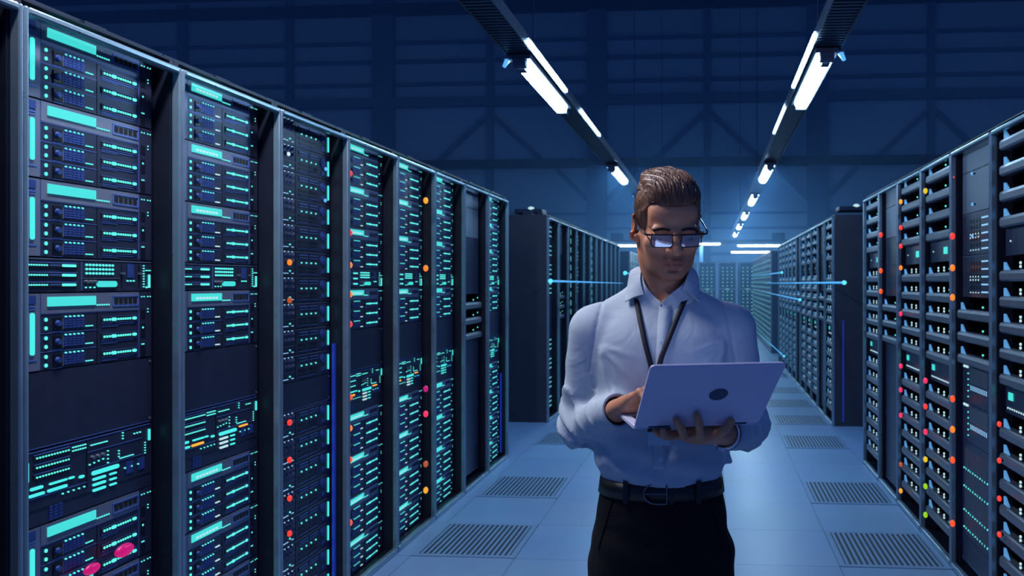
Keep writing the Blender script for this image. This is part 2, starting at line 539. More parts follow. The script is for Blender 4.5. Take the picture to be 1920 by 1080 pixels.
def make_blank(h, name='blank_panel', m='chassis', ribs=0):
    r = empty(name)
    b = MB(); b.box(0, EQW, 0, .03, -h + GAP, -GAP, 0); b.box(.004, EQW - .004, -.0015, 0, -h + .004, -h + .0055, 1)
    b.build('faceplate', [M[m], M['line'] if m == 'chassis' else M['inner']], r)
    if ribs:
        k = MB(); n = int(h / ribs)
        for i in range(n): k.box(.05, EQW - .05, -.004, 0, -h + .010 + i * ribs, -h + .010 + i * ribs + ribs * .5)
        k.build('cooling_ribs', M['chassis'], r)
    s = MB()
    for x in (.008, EQW - .008):
        for z in (-.014, -h + .014): s.cyl((x, 0, z), (x, -.003, z), .0038, n=8)
    s.build('mounting_screws', M['grey'], r)
    return r, h


def make_amp(lit=True):
    h = .1163
    r = empty('audio_server')
    b = body(MB(), h)
    b.box(.002, .45, -.0015, 0, -.005, -.0025, 1); b.box(.172, .174, -.0015, 0, -h + .004, -.004, 2)
    b.box(.002, .17, -.0015, 0, -.0735, -.072, 1)
    b.build('chassis', [M['chassis'], M['face'], M['inner']], r)
    k = MB()
    for j in range(2):
        for i in range(5):
            x, z = .022 + i * .030, -.018 - j * .026
            k.box(x - .006, x + .006, -.002, -.0002, z - .011, z + .009, 1)
            k.box(x - .0025, x + .0025, -.012, -.0002, z - .004, z + .008, 0)
    k.build('toggle_bank', [M['face'], M['blueface']], r)
    q = MB()
    for i in range(5): q.dot(.022 + i * .030, -.006, .0030, -.004, -.0002, 1)
    for x in (.060, .125):
        q.dot(x, -.090, .0042, -.004, -.0002, 0)
        for s in (-1, 1): q.box(x + s * .022 - .008, x + s * .022 + .008, -.003, -.0002, -.102, -.099, 1)
    for i in range(4): q.dot(.222 + i * .042, -.052, .0042, -.004, -.0002, 0)
    q.build('indicator_light_dots', [M['led'], M['ledb']], r)
    w = MB()
    for x0 in (.200, .290):
        w.box(x0, x0 + .075, -.002, -.0002, -.034, -.014, 0); w.box(x0, x0 + .075, -.003, -.002, -.020, -.016, 1); w.box(x0, x0 + .075, -.003, -.002, -.032, -.029, 1)
        w.box(x0, x0 + .070, -.002, -.0002, -.078, -.068, 0); w.box(x0, x0 + .070, -.002, -.0002, -.100, -.090, 0); w.box(x0, x0 + .070, -.003, -.0002, -.104, -.102, 1)
    w.build('vent_slots', [M['inner'], M['line']], r)
    f = MB()
    f.cyl((.415, 0, -.036), (.415, -.004, -.036), .022, n=18); f.cyl((.415, -.004, -.036), (.415, -.007, -.036), .009, n=12); f.box(.402, .428, -.003, -.0002, -.098, -.078)
    f.build('fan_cover', M['blueface'], r)
    MB().pill(.464, -.058, .0085, .072, -.005, -.0002).build('light_bar', M['bar'], r)
    return r, h


def tray_parts(r, big=True, lit=2):
    h = .1165
    prof = [(.02, -h + .002), (-.020, -h + .002), (-.030, -h + .010), (-.031, -h + .036), (-.026, -h + .048), (-.016, -h + .0525), (.02, -h + .0525)]
    t = MB(); t.prism_x(.004, EQW - .004, prof, 0)
    t.box(.004, EQW - .004, .02, .45, -h + .002, -h + .012, 1)
    t.build('tray_front', [M['tray'], M['inner']], r)
    b = MB(); b.box(.004, EQW - .004, .12, .45, -h + .012, -.003)
    for i in range(7): b.box(.12 + i * .045, .125 + i * .045, .105, .12, -.06, -.006)
    b.build('board_stack', M['inner'], r)
    f = MB(); zb = -h + .0525
    f.add([(.006, -.012, zb), (.066, -.012, zb), (.020, -.012, zb + .036), (.006, -.012, zb + .036), (.006, -.004, zb), (.066, -.004, zb), (.020, -.004, zb + .036), (.006, -.004, zb + .036)],
          [(0, 1, 2, 3), (7, 6, 5, 4), (0, 4, 5, 1), (1, 5, 6, 2), (2, 6, 7, 3), (3, 7, 4, 0)])
    f.build('cable_fin', M['fin'], r)
    q = MB()
    if lit == 2:
        for x in (.19, .30):
            q.dot(x, zb + .013, .0058, -.0125, -.006, 0, rz=.0062, n=8); q.dot(x, zb + .029, .0058, -.0125, -.006, 0, rz=.0062, n=8)
        q.dot(.40, zb + .020, .0050, -.0125, -.006, 1, n=8); q.dot(.42, zb + .036, .0045, -.0125, -.006, 1, n=8)
        for x in (.19, .30, .40): q.box(x - .003, x + .003, -.006, .05, zb, zb + .006, 2)
    else:
        q.dot(.33, zb + .018, .0050, -.0125, -.006, 1, n=8); q.dot(.44, zb + .032, .0045, -.0125, -.006, 1, n=8)
        q.box(.33 - .003, .33 + .003, -.006, .05, zb, zb + .008, 2)
    q.build('tray_light_dots', [M['ledw'], M['led'], M['inner']], r)
    return h


def make_tray(lit=2):
    r = empty('tray_server')
    return r, tray_parts(r, lit=lit)


def make_lightpanel(dots=False):
    h = .125
    r = empty('status_panel')
    b = MB(); b.box(.0, EQW, 0, .04, -h + GAP, -GAP, 0); b.build('faceplate', [M['chassis']], r)
    if dots:
        MB().box(.037, .087, -.004, -.0002, -.062, -.028).build('display_screen', M['screen'], r)
        q = MB()
        for i in range(18): q.dot(.03 + i * .025, -.100, .0045, -.004, -.0002)
        q.build('indicator_row_dots', M['ledw'], r)
    else:
        MB().box(.270, .338, -.004, -.0002, -.082, -.042).build('display_screen', M['screen'], r)
        q = MB(); q.dot(.06, -.06, .0045, -.004, -.0002); q.build('indicator_row_dots', M['ledw'], r)
    return r, h


def make_switch():
    h = .2155
    r = empty('network_switch')
    b = body(MB(), h); b.box(0, EQW, -.0015, 0, -.006, -.003, 1); b.build('chassis', [M['chassis'], M['face']], r)
    s = MB()
    for j in range(5):
        for i in range(4): s.box(.115 + i * .040, .140 + i * .040, -.002, -.0002, -.055 - j * .030, -.035 - j * .030)
    s.build('port_bank', M['inner'], r)
    q = MB()
    for j in range(2):
        for i in range(4): q.dot(.128 + i * .040, -.110 - j * .017, .0050, -.004, -.0002)
    for i in range(4): q.dot(.128 + i * .040, -.190, .0035, -.004, -.0002)
    q.dot(.425, -.115, .0058, -.004, -.0002, rz=.008); q.dot(.425, -.172, .0058, -.004, -.0002, rz=.008)
    q.build('indicator_light_dots', M['ledw'], r)
    l = MB()
    for j in range(5): l.pill(.335, -.035 - j * .038, .085, .0075, -.004, -.0002)
    l.build('status_stripes', M['ledb'], r)
    MB().box(.424, .476, -.0045, -.0002, -.029, -.005).build('name_tag', M['ledw'], r)
    h2 = MB(); h2.box(.462, .474, -.018, -.0002, -.185, -.060); h2.build('handle', M['grey'], r)
    return r, h


def make_dense():
    h = .2005
    r = empty('storage_array')
    b = body(MB(), h); b.build('chassis', M['chassis'], r)
    s = MB()
    for j in range(9): s.box(.115, .375, -.003, -.0002, -.020 - j * .0085, -.0155 - j * .0085)
    s.build('cooling_ribs', M['grey'], r)
    q = MB()
    for j in range(5): q.dot(.090, -.045 - j * .030, .0045, -.004, -.0002); q.dot(.405, -.030 - j * .030, .0045, -.004, -.0002)
    q.build('indicator_column_dots', M['led'], r)
    q = MB()
    for i in range(10):
        for j in range(3): q.box(.125 + i * .025, .1345 + i * .025, -.003, -.0002, -.108 - j * .0085, -.1035 - j * .0085)
    q.build('port_light_dots', M['ledb'], r)
    q = MB(); q.pill(.055, -.012, .075, .012, -.004, -.0002); q.pill(.435, -.012, .065, .012, -.004, -.0002)
    q.build('light_bar', M['ledw'], r)
    return r, h


def make_grille(h):
    r = empty('ventilation_panel')
    b = MB(); b.box(0, EQW, 0, .04, -h + GAP, -GAP); b.build('faceplate', M['chassis'], r)
    s = MB()
    for i in range(19): s.box(.05 + i * .021, .059 + i * .021, -.004, -.0002, -h + .03, -.03)
    s.build('cooling_ribs', M['grey'], r)
    for z in (-.145, -.24, -.365, -.455):
        if -z < h:
            q = MB()
            for i in range(13): q.dot(.03 + i * .0345, z, .0048, -.0055, -.0002)
            q.build('indicator_row_dots', M['led'], r)
    q = MB(); q.dot(.452, -.16, .008, -.0055, -.0002); q.dot(.452, -.26, .009, -.0055, -.0002); q.dot(.452, -.40, .008, -.0055, -.0002, rz=.011)
    q.build('status_light', M['ledw'], r)
    return r, h


def lite(name, h, fn, mats):
    """far unit: one mesh and its lights"""
    r = empty(name)
    b = body(MB(), h, depth=.2); b.build('chassis', M['chassis'], r)
    q = MB(); fn(q, h); q.build('status_lights', mats, r)
    return r, h


def lite_storage(q, h):
    q.box(.078, .247, -.004, 0, -.047, -.012, 0)
    for k in range(3):
        z = -.0855 - k * .0518
        q.box(.272, .414, -.004, 0, z - .006, z + .006, 1)
        q.box(.135, .205, -.004, 0, z + .010, z + .015, 1)
        for dz in (-.013, .012): q.box(.069, .079, -.004, 0, z + dz - .005, z + dz + .005, 1)
    q.box(.022, .034, -.004, 0, -.17, -.055, 0)


def lite_amp(q, h):
    for i in range(4): q.dot(.222 + i * .042, -.052, .007, -.004, 0, 1)
    for x in (.06, .125): q.dot(x, -.09, .007, -.004, 0, 1)
    q.pill(.464, -.058, .010, .072, -.005, 0, 0)


PROTO = {}


def proto(key):
    if key in PROTO: return PROTO[key]
    fn = {'A': lambda: make_storage(False), 'A2': lambda: make_storage(True), 'B': make_mixer, 'P': lambda: make_console(False), 'P2': lambda: make_console(True),
          'C': make_amp, 'T': lambda: make_tray(2), 'T1': lambda: make_tray(1), 'S': lambda: make_lightpanel(False), 'SD': lambda: make_lightpanel(True),
          'W': make_switch, 'D': make_dense,
          'fA': lambda: lite('storage_server', .2175, lite_storage, [M['ledfar'], M['ledfar']]),
          'fC': lambda: lite('audio_server', .1163, lite_amp, [M['ledfar'], M['ledfar']])}
    if key in fn: PROTO[key] = [*fn[key](), False]
    elif key[0] == 'K': PROTO[key] = [*make_blank(float(key[1:])), False]
    elif key[0] == 'G': PROTO[key] = [*make_blank(float(key[1:]), 'cover_panel', 'grey'), False]
    elif key[0] == 'H': PROTO[key] = [*make_blank(float(key[1:]), 'ribbed_panel', 'chassis', .016), False]
    elif key[0] == 'V': PROTO[key] = [*make_grille(float(key[1:])), False]
    return PROTO[key]


LOOK = {'A': ('teal-screen server', 'server'), 'A2': ('teal-screen server', 'server'), 'B': ('slim dot-matrix console', 'console'),
        'P': ('teal-dotted console', 'console'), 'P2': ('amber and teal console', 'console'), 'C': ('toggle-switch server', 'server'),
        'T': ('white-lit tray server', 'server'), 'T1': ('dim-lit tray server', 'server'), 'S': ('panel with teal square', 'panel'),
        'SD': ('panel with dot line', 'panel'), 'W': ('network switch', 'switch'), 'D': ('rib-striped storage array', 'server'),
        'fA': ('teal-lit server', 'server'), 'fC': ('dark server', 'server'),
        'K': ('dark blanking panel', 'panel'), 'G': ('grey cover panel', 'panel'), 'H': ('ribbed dark panel', 'panel'), 'V': ('ventilation panel with dotted lines', 'panel')}
GROUPS = {'A': 'teal storage servers', 'A2': 'teal storage servers', 'B': 'slim consoles', 'P': 'control consoles', 'P2': 'control consoles', 'C': 'audio servers', 'T': 'tray servers', 'T1': 'tray servers',
          'S': 'status panels', 'SD': 'status panels', 'W': 'network switches', 'D': 'storage arrays', 'fA': 'teal storage servers', 'fC': 'audio servers', 'K': 'blanking panels', 'G': 'cover panels', 'H': 'ribbed panels', 'V': 'ventilation panels'}


def fill_rack(rack, seq, ztop, where, side):
    """stack units from the top of the opening down; sequence of prototype keys"""
    z = ztop
    count, total = {}, {}
    lk = lambda k: k if k in LOOK else k[0]
    for k in seq: total[lk(k)] = total.get(lk(k), 0) + 1
    rot = Matrix.Rotation(rack.rotation_euler.z, 4, 'Z')
    for k in seq:
        pr = proto(k)
        h = pr[1]
        if not pr[2]: o = pr[0]; pr[2] = True
        else: o = copy_tree(pr[0])
        p = rot @ Vector((EQX, EQY[side], z)) + Vector(rack.location)
        o.location = p; o.rotation_euler = rack.rotation_euler; o.scale = (1, 1, ZS)
        if z - h * ZS < .026: o.scale = (1, 1, max(.2, (z - .026) / h))
        c = lk(k)
        n = count.get(c, 0); count[c] = n + 1
        look, cat = LOOK[c]
        pos = '' if total[c] == 1 else (', %s from top' % ORD[n])
        tag(o, '%s%s, %s' % (look, pos, where), cat, '%s in the %s' % (GROUPS[c], where.split(' rack of ')[-1]))
        z -= h * ZS
    return z


TYPE = {}
TYPE['A'] = ['A', 'A', 'A', 'B', 'A', 'K0.2150', 'P', 'A', 'A', 'A', 'A']
TYPE['A2'] = ['A2', 'A2', 'A2', 'B', 'A2', 'K0.2150', 'P2', 'A2', 'A2', 'A2', 'A2']
TYPE['C'] = ['C'] * 10 + ['K0.1300'] + ['C'] * 8
TYPE['T'] = ['T1'] * 4 + ['S'] + ['T'] * 5 + ['SD'] + ['T'] * 7
TYPE['R'] = ['G0.1420', 'G0.2140', 'W', 'W', 'T1', 'T1', 'T1', 'D', 'D', 'V0.5000', 'K0.1350']
TYPE['G'] = ['G0.1500', 'G0.2300', 'H0.2000', 'H0.2300', 'T1', 'T1', 'T1', 'K0.2700', 'K0.2700', 'K0.2700', 'K0.2200']
TYPE['fA'] = ['fA', 'fA', 'fA', 'fA', 'K0.2150', 'K0.2100', 'fA', 'fA', 'fA', 'fA']
TYPE['fC'] = ['fC'] * 10 + ['K0.1300'] + ['fC'] * 8

YEND, YREAR = 6.68, 8.37
RACKS = {}
rack0 = make_rack()
used = [False]


def put_rack(side, y0, label, group):
    r = rack0 if not used[0] else copy_tree(rack0)
    used[0] = True
    if side == 'R':
        r.scale = (1, 1, .991)
        for ch in list(r.children):
            if ch.name.startswith('cable_trunk'): bpy.data.objects.remove(ch)
    if side == 'L': r.location = (XL, y0, 0); r.rotation_euler = (0, 0, PI / 2)
    elif side == 'R': r.location = (XR, y0 + RW, 0); r.rotation_euler = (0, 0, -PI / 2)
    tag(r, label, 'server rack', group)
    return r


ZT = 2.282
# front left row: the eight filled cabinets and the one whose post shows at the border
LT = ['A', 'A2', 'C', 'A2', 'A2', 'A', 'G', 'A']
LD = {'A': 'tall open rack of teal-lit servers', 'A2': 'tall open rack of teal and amber lit servers', 'C': 'tall open rack of audio servers', 'G': 'tall rack closed with plain grey panels',
      'T': 'tall open rack of grey tray servers', 'R': 'tall rack of grey covers, switches and storage arrays', 'fA': 'distant rack of teal-lit servers', 'fC': 'distant rack of dark audio servers'}
for i in range(-1, 8):
    y0 = YEND - (8 - i) * RW
    if i < 0:
        put_rack('L', y0, 'empty rack of which only the metal post shows, before the front teal row', 'front teal row of racks')
        continue
    where = '%s rack of front teal row' % ORD[i]
    r = put_rack('L', y0, '%s, %s' % (LD[LT[i]], where), 'front teal row of racks')
    fill_rack(r, TYPE[LT[i]], ZT, where, 'L')
    RACKS['L', i] = r
RT = ['T', 'R', 'T', 'T', 'G', 'T']
for i in range(6):
    y0 = YEND - (6 - i) * RW
    where = '%s rack of front tray row' % ORD[i]
    r = put_rack('R', y0, '%s, %s' % (LD[RT[i]], where), 'front tray row of racks')
    fill_rack(r, TYPE[RT[i]], ZT - .012, where, 'R')
    RACKS['R', i] = r
RLT = ['fA', 'G', 'fC', 'fA', 'fA', 'fC', 'fA', 'fA', 'fC', 'fA', 'fC']
for i in range(11):
    where = '%s rack of rear teal row' % ORD[i]
    r = put_rack('L', YREAR + i * RW, '%s, %s' % (LD[RLT[i]], where), 'rear teal row of racks')
    fill_rack(r, TYPE[RLT[i]], ZT, where, 'L')
    RACKS['LL', i] = r
for i in range(11):
    ty = 'G' if i in (1, 5) else 'T'
    where = '%s rack of rear tray row' % ORD[i]
    r = put_rack('R', YREAR + i * RW, '%s, %s' % (LD[ty], where), 'rear tray row of racks')
    fill_rack(r, TYPE[ty], ZT - .012, where, 'R')
    RACKS['RR', i] = r


# far cabinets: closed, with perforated doors full of lights
def make_cabinet():
    r = empty('server_cabinet')
    b = MB(); b.box(.003, RW - .003, .03, DEP, 0, RH - .03, 0)
    b.build('case', M['dark'], r)
    f = MB(); f.box(.003, .04, 0, .03, 0, RH - .03); f.box(RW - .04, RW - .003, 0, .03, 0, RH - .03); f.box(.04, RW - .04, 0, .03, RH - .07, RH - .03)
    f.box(.04, RW - .04, 0, .03, 1.30, 1.36); f.box(.04, RW - .04, 0, .03, 0, .05)
    f.build('frame', M['face'], r)
    d = MB(); d.box(.04, RW - .04, .010, .03, .05, 1.30); d.box(.04, RW - .04, .010, .03, 1.36, RH - .07)
    for j in range(16):
        z = .12 + j * .075 if j < 15 else 1.24
        d.box(.05, RW - .05, .004, .010, z - .022, z - .016, 1)
    for j in range(10): d.box(.05, RW - .05, .004, .010, 1.385 + j * .08, 1.391 + j * .08, 1)
    d.build('door', [M['chassis'], M['face']], r)
    q = MB()
    for z0, n in ((.15, 10), (1.44, 6)):
        for j in range(n):
            for x in (.15, .30, .45): q.dot(x, z0 + j * .122, .024, .002, .0035, 0)
    q.box(.24, .36, -.004, 0, 1.315, 1.345, 0)
    q.build('status_lights', M['ledfar'], r)
    return r


cab = make_cabinet()
cused = False
for side in 'LR':
    for i in range(12):
        c = cab if not cused else copy_tree(cab)
        cused = True
        y0 = 16.9 + i * RW
        c.location = (XL, y0, 0) if side == 'L' else (XR, y0 + RW, 0)
        c.rotation_euler = (0, 0, PI / 2 if side == 'L' else -PI / 2)
        row = 'last teal row' if side == 'L' else 'last tray row'
        tag(c, 'dark cabinet with dotted lights, %s of the %s' % (ORD[i], row), 'cabinet', 'cabinets in the %s' % row)
for i in range(10):
    c = copy_tree(cab)
    x0 = -3.15 + i * .68
    c.location = (x0, 26.0, 0); c.rotation_euler = (0, 0, 0)
    tag(c, 'dotted cabinet facing down the aisle, %s along the end row' % ORD[i], 'cabinet', 'cabinets across the end of the aisle')


# ---------------------------------------------------------------- coloured lamps on the racks (placed on the rack faces)
def face_yz(side, px, py, rec):
    X = XL - rec if side == 'L' else XR + rec
    d = FPX * X / (CT * (px - VPX))
    y = (d + X * ST) / CT
    return y, CAMZ + (CY - py) / FPX * d


lamp_mesh = {}


def lamp(side, px, py, c, r=.014, sx=1.0):
    y, z = face_yz(side, px, py, EQY[side])
    n = 8 if side == 'L' else 6
    i = int(math.floor((y - (YEND - n * RW)) / RW))
    i = max(0, min(n - 1, i))
    rk = RACKS[side, i]
    yl = (y - (YEND - n * RW)) - i * RW
    front = False
    if yl < .036 or yl > RW - .036:
        y, z = face_yz(side, px, py, 0.0)
        yl = (y - (YEND - n * RW)) - i * RW
        front = True
    xl = yl if side == 'L' else RW - yl
    key = (c, r, sx)
    if key not in lamp_mesh:
        mb = MB(); mb.ball((0, -.006, 0), r, sc=(sx, .7, 1)); mb.cyl((0, .010, 0), (0, -.006, 0), r * .6, n=10, m=1)
        lamp_mesh[key] = mb.mesh('status_lamp', [LAMPC[c], M['black']])
    o = bpy.data.objects.new('status_lamp', lamp_mesh[key])
    COL.objects.link(o)
    o.parent = rk
    o.location = (xl, -.012 if front else EQY[side] - (.028 if side == 'L' else .055), z)
    o['label'] = '%s status lamp' % c


for py, c in ((325, 'red'), (436, 'red'), (497, 'orange'), (552, 'orange'), (608, 'red'), (745, 'scarlet'), (803, 'orange'), (862, 'scarlet'), (980, 'scarlet')): lamp('L', 644, py, c, .0165)
for py, c in ((492, 'orange'), (563, 'rust'), (792, 'red'), (862, 'red'), (934, 'red'), (1000, 'red')): lamp('L', 529, py, c, .0135)
for py, c in ((711, 'pink'), (760, 'red'), (808, 'pink')): lamp('L', 733, py, c, .021)
for py, c in ((376, 'amber'), (503, 'orange'), (729, 'magenta'), (776, 'pink'), (870, 'rust'), (919, 'amber')): lamp('L', 793, py, c, .020)
for px, py, c in ((598, 317, 'blue'), (597, 376, 'blue'), (527, 289, 'white')): lamp('L', px, py, c, .009)
lamp('L', 214, 1031, 'magenta', .020, 1.9); lamp('L', 152, 1066, 'magenta', .016, 1.9)  # soft magenta glow patches put in as wide glowing domes
for py, c in ((437, 'red'), (497, 'orange'), (553, 'orange'), (745, 'scarlet'), (803, 'orange'), (861, 'scarlet'), (981, 'scarlet')): lamp('R', 1808, py, c, .0185)
for py, c in ((352, 'yellow'), (711, 'pink'), (760, 'red'), (808, 'pink'), (860, 'yellow'), (911, 'lime'), (965, 'lime')): lamp('R', 1741, py, c, .0175)
for py, c in ((373, 'amber'), (422, 'red'), (457, 'red'), (498, 'orange'), (585, 'pink'), (684, 'pink'), (729, 'pink'), (777, 'pink'), (870, 'rust'), (920, 'amber')): lamp('R', 1694, py, c, .017)
for py, c in ((436, 'red'), (504, 'scarlet'), (543, 'scarlet')): lamp('R', 1656, py, c, .020)
for py in (792, 861, 933, 1001): lamp('R', 1900, py, 'red', .013)
for px, py, c in ((1846, 318, 'blue'), (1847, 376, 'blue'), (1811, 325, 'red'), (1847, 436, 'blue')): lamp('R', px, py, c, .008 if c == 'blue' else .005)
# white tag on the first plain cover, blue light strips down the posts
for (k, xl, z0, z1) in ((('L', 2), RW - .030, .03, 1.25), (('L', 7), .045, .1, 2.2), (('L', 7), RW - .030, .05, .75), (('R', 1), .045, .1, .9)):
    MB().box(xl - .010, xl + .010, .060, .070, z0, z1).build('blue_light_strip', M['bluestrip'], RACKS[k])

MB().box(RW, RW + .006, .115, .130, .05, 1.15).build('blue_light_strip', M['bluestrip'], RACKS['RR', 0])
# things on the rack roofs
for (x, y, w, which) in ((XL - .28, YREAR + .30, .34, 'first rack of the rear teal row'), (XR + .26, YREAR + .25, .34, 'first rack of the rear tray row')):
    c = empty('roof_camera', (x, y, RH + .06))
    MB().box(-.16, .16, -.12, .12, 0, .05).build('housing', M['rail'], c, bevel=.01)
    MB().ball((.03, -.10, .055), .030, sc=(1.2, 1, .7)).build('dome', M['ledw'], c)  # white glint put in as a self-lit dome
    tag(c, 'low dark roof unit with white glint on the %s' % which, 'camera')

# ================================================================ FLOOR GRILLES
def make_grille_tile():
    r = empty('floor_grille')
    b = MB(); b.box(.0345, .5655, .0345, .5655, .0003, .001); b.build('pan', M['black'], r)
    f = MB()
    f.box(.001, .034, .001, .599, .0003, .004); f.box(.566, .599, .001, .599, .0003, .004); f.box(.034, .566, .001, .034, .0003, .004); f.box(.034, .566, .566, .599, .0003, .004)
    f.build('rim', M['tile'], r)
    s = MB(); n = 17
    for i in range(n):
        x = .034 + (i + .5) * .532 / n
        s.box(x - .0085, x + .0085, .035, .565, .001, .004)
    s.build('slats', M['tile'], r)
    return r


M['tile'] = mat('grille_metal', (.165, .28, .45), .35, .1, noise=.1, scale=10)
g0 = make_grille_tile(); gu = False
for side, x, ys in (('teal', -1.70, (4.23, 5.43, 7.23, 9.03, 10.83, 12.63)), ('tray', .70, (4.23, 5.43, 7.23, 8.43, 9.63, 10.83, 12.63, 14.43))):
    for i, y in enumerate(ys):
        g = g0 if not gu else copy_tree(g0)
        gu = True
        g.location = (x, y, 0)
        tag(g, 'slotted floor tile, %s along the foot of the %s rows' % (ORD[i], side), 'floor vent', 'slotted floor tiles')

# ================================================================ LIGHTS ON RAILS
LZ, XA, XB = 3.15, -1.41, .83


def make_strip(L=1.65):
    r = empty('hanging_strip_light')
    h = MB(); h.box(-.085, .085, 0, L, .05, .085)
    h.build('housing', M['lampoff'], r, bevel=.006)
    prof = []
    for k in range(13):
        a = PI * k / 12
        prof.append((.062 * math.cos(a), .048 - .055 * math.sin(a)))
    t = MB(); n = len(prof)
    ys = [.05, .08, .10, L - .10, L - .08, L - .05]; sc = [.55, .85, 1, 1, .85, .55]
    vs = []
    for y, s in zip(ys, sc): vs += [(x * s, y, .048 + (z - .048) * s) for x, z in prof]
    fs = []
    for j in range(len(ys) - 1):
        for i in range(n - 1): fs.append((j * n + i, j * n + i + 1, (j + 1) * n + i + 1, (j + 1) * n + i))
    t.add(vs, fs, 0, True)
    t.add(vs, [tuple(range(n)), tuple(range(len(vs) - 1, len(vs) - 1 - n, -1))], 0)
    t.build('diffuser', M['lamp'], r)
    e = MB(); e.box(-.05, .05, -.02, .05, -.012, .05); e.box(-.03, .03, .05, .14, -.02, -.008); e.box(-.05, .05, L - .05, L + .01, .0, .05)
    e.build('bracket', M['lampoff'], r, bevel=.004)
    return r


for x, nm in ((XA, 'teal'), (XB, 'tray')):
    r = empty('light_rail', (x, -3.0, LZ + .085))
    b = MB(); b.box(-.10, .10, 0, 31.5, .02, .075, 0)
    b.box(-.104, -.096, 0, 31.5, -.0, .09, 1); b.box(.096, .104, 0, 31.5, -.0, .09, 1)
    b.build('channel', [M['rail'], M['lampoff']], r)
    s = MB()
    for i in range(64): s.box(-.094, .094, 5.2 + i * .055, 5.225 + i * .055, .008, .02)
    s.build('vent_slats', M['lampoff'], r)
    h = MB()
    for y in (2, 9, 17, 25): h.cyl((0, y, .07), (0, y, 14.19 - LZ - .085), .008, n=6)
    h.build('hanger_rods', M['beamdark'], r)
    tag(r, 'long dark ceiling rail carrying strip lights above the %s rows' % nm, 'light rail', 'ceiling light rails')
    # thin reflection on the rail side, put in as a self-lit strip
    t = empty('rail_reflection_strip', (x + (.112 if x < 0 else -.112), 0, LZ + .125))
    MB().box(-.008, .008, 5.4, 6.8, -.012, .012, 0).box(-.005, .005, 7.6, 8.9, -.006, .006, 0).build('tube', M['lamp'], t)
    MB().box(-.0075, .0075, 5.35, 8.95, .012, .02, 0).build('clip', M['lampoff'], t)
    tag(t, 'slim glowing strip imitating a reflection along the rail above the %s rows' % nm, 'lamp')
st0 = make_strip(); su = True
for x, nm in ((XA, 'teal'), (XB, 'tray')):
    for i, y in enumerate((1.15, 5.55, 10.8, 14.4, 18.0, 21.6, 25.2)):
        if i == 0 and x > 0: continue
        s = copy_tree(st0)
        s.location = (x, y, LZ)
        if i == 0:  # unseen lamp added near the man for the highlight on his shoulder
            for ch in s.children:
                if ch.name.startswith('diffuser'): ch.data = ch.data.copy(); ch.data.materials[0] = M['lampkey']
        tag(s, 'glowing strip light, %s on the rail above the %s rows' % (ORD[i], nm), 'strip light', 'strip lights on the rails')
# blue lens glow beside the first strip lights, put in as lit cones
for x, s, nm in ((XA, -1, 'teal'), (XB, 1, 'tray')):
    o = empty('rail_lens_glow', (x + s * .105, 5.62, LZ + .07))
    MB().cyl((0, 0, -.005), (s * .03, 0, -.06), .022, .012, n=10).build('lens', LAMPC['blue'], o)
    MB().box(-.03, .03, -.03, .03, -.005, .0145).build('clip', M['lampoff'], o)
    tag(o, 'small blue cone imitating lens glow beside the strip light above the %s rows' % nm, 'lamp')
# cross rail at the end of the hall with its own lights
YE = 27.6
ze = CAMZ + (CY - 454) / FPX * YE
r = empty('cross_rail', (0, YE, ze))
MB().box(-9, 9, -.06, .06, -.07, .07).build('channel', M['beamdark'], r)
b = MB()
for x in (-3.4, 2.4): b.box(x - .22, x + .22, -.12, .12, .07, .32)
b.build('junction_box', M['beamdark'], r)
p = MB()
for x in (-8, -2.2, -.35, 3.4, 8): p.box(x - .06, x + .06, -.05, .05, -ze, -.07)
p.build('post', M['beam'], r)
tag(r, 'dark cross rail on posts in front of the end wall', 'rail')
for i, (px, py, yy) in enumerate(((1192, 462, 27.3), (1308, 459, 27.3), (1423, 462, 27.3), (1408, 474, 29.5))):
    X, Z = wall_pt(px, py, yy)
    s = copy_tree(st0)
    s.location = (X - .8, yy, Z); s.rotation_euler = (0, 0, -PI / 2)
    tag(s, 'crosswise glowing strip light, %s along the end of the hall' % ORD[i], 'strip light', 'crosswise strip lights')

for o in [*st0.children, st0]: bpy.data.objects.remove(o)

# ================================================================ GLOWING STREAKS ALONG THE AISLE
M['streak'] = mat('cyan_streak', (.02, .1, .15), .4, 0, (.035, .34, .85), 1.0)
M['streakhead'] = mat('cyan_streak_head', (.02, .1, .15), .4, 0, (.10, .72, .95), 1.2)


def at(px, py, X):
    """point of the upright plane at X seen at a pixel"""
    a = (px - CX) / FPX
    dx, dy = a * CT - ST, a * ST + CT
    t = X / dx
    return Vector((X, dy * t, CAMZ + (CY - py) / FPX * t))


for (h, t, X, r, words) in (((1583, 530), (1432, 531), XR - .06, .035, 'level beside the rear tray row'), ((1500, 562), (1430, 547), XR - .06, .034, 'sloping beside the rear tray row'),
                            ((1466, 511), (1408, 518), XR - .06, .04, 'bent, beside the last tray row'), ((1470, 668), (1424, 626), XR - .12, .03, 'low beside the foot of the rear tray row'),
                            ((1032, 527), (1168, 531), XL + .05, .04, 'level beside the rear teal row'), ((1172, 512), (1200, 516), XL + .05, .07, 'short, beside the last teal row')):
    a, b = at(*h, X), at(*t, X)
    o = empty('light_streak', a)
    d = b - a
    if d.length > 12: d = d.normalized() * 12
    MB().tube([d * (k / 12) for k in range(13)], [r * .22 * (1 - k / 13) + .003 for k in range(13)], n=8).build('tail', M['streak'], o)
    MB().ball((0, 0, 0), r * .75, sc=(.8, 1.8, .8)).build('head', M['streakhead'], o)
    tag(o, 'glowing cyan streak with bright head, %s' % words, 'light streak', 'glowing streaks along the aisle')
# ================================================================ PERSON
MD = 1.91                                  # distance of the man's middle from the lens plane
MAN = Vector((0, 0, 0))
_s = (1240 - CX) / FPX * MD
MAN.x = _s * CT - MD * ST; MAN.y = _s * ST + MD * CT
S0 = _s


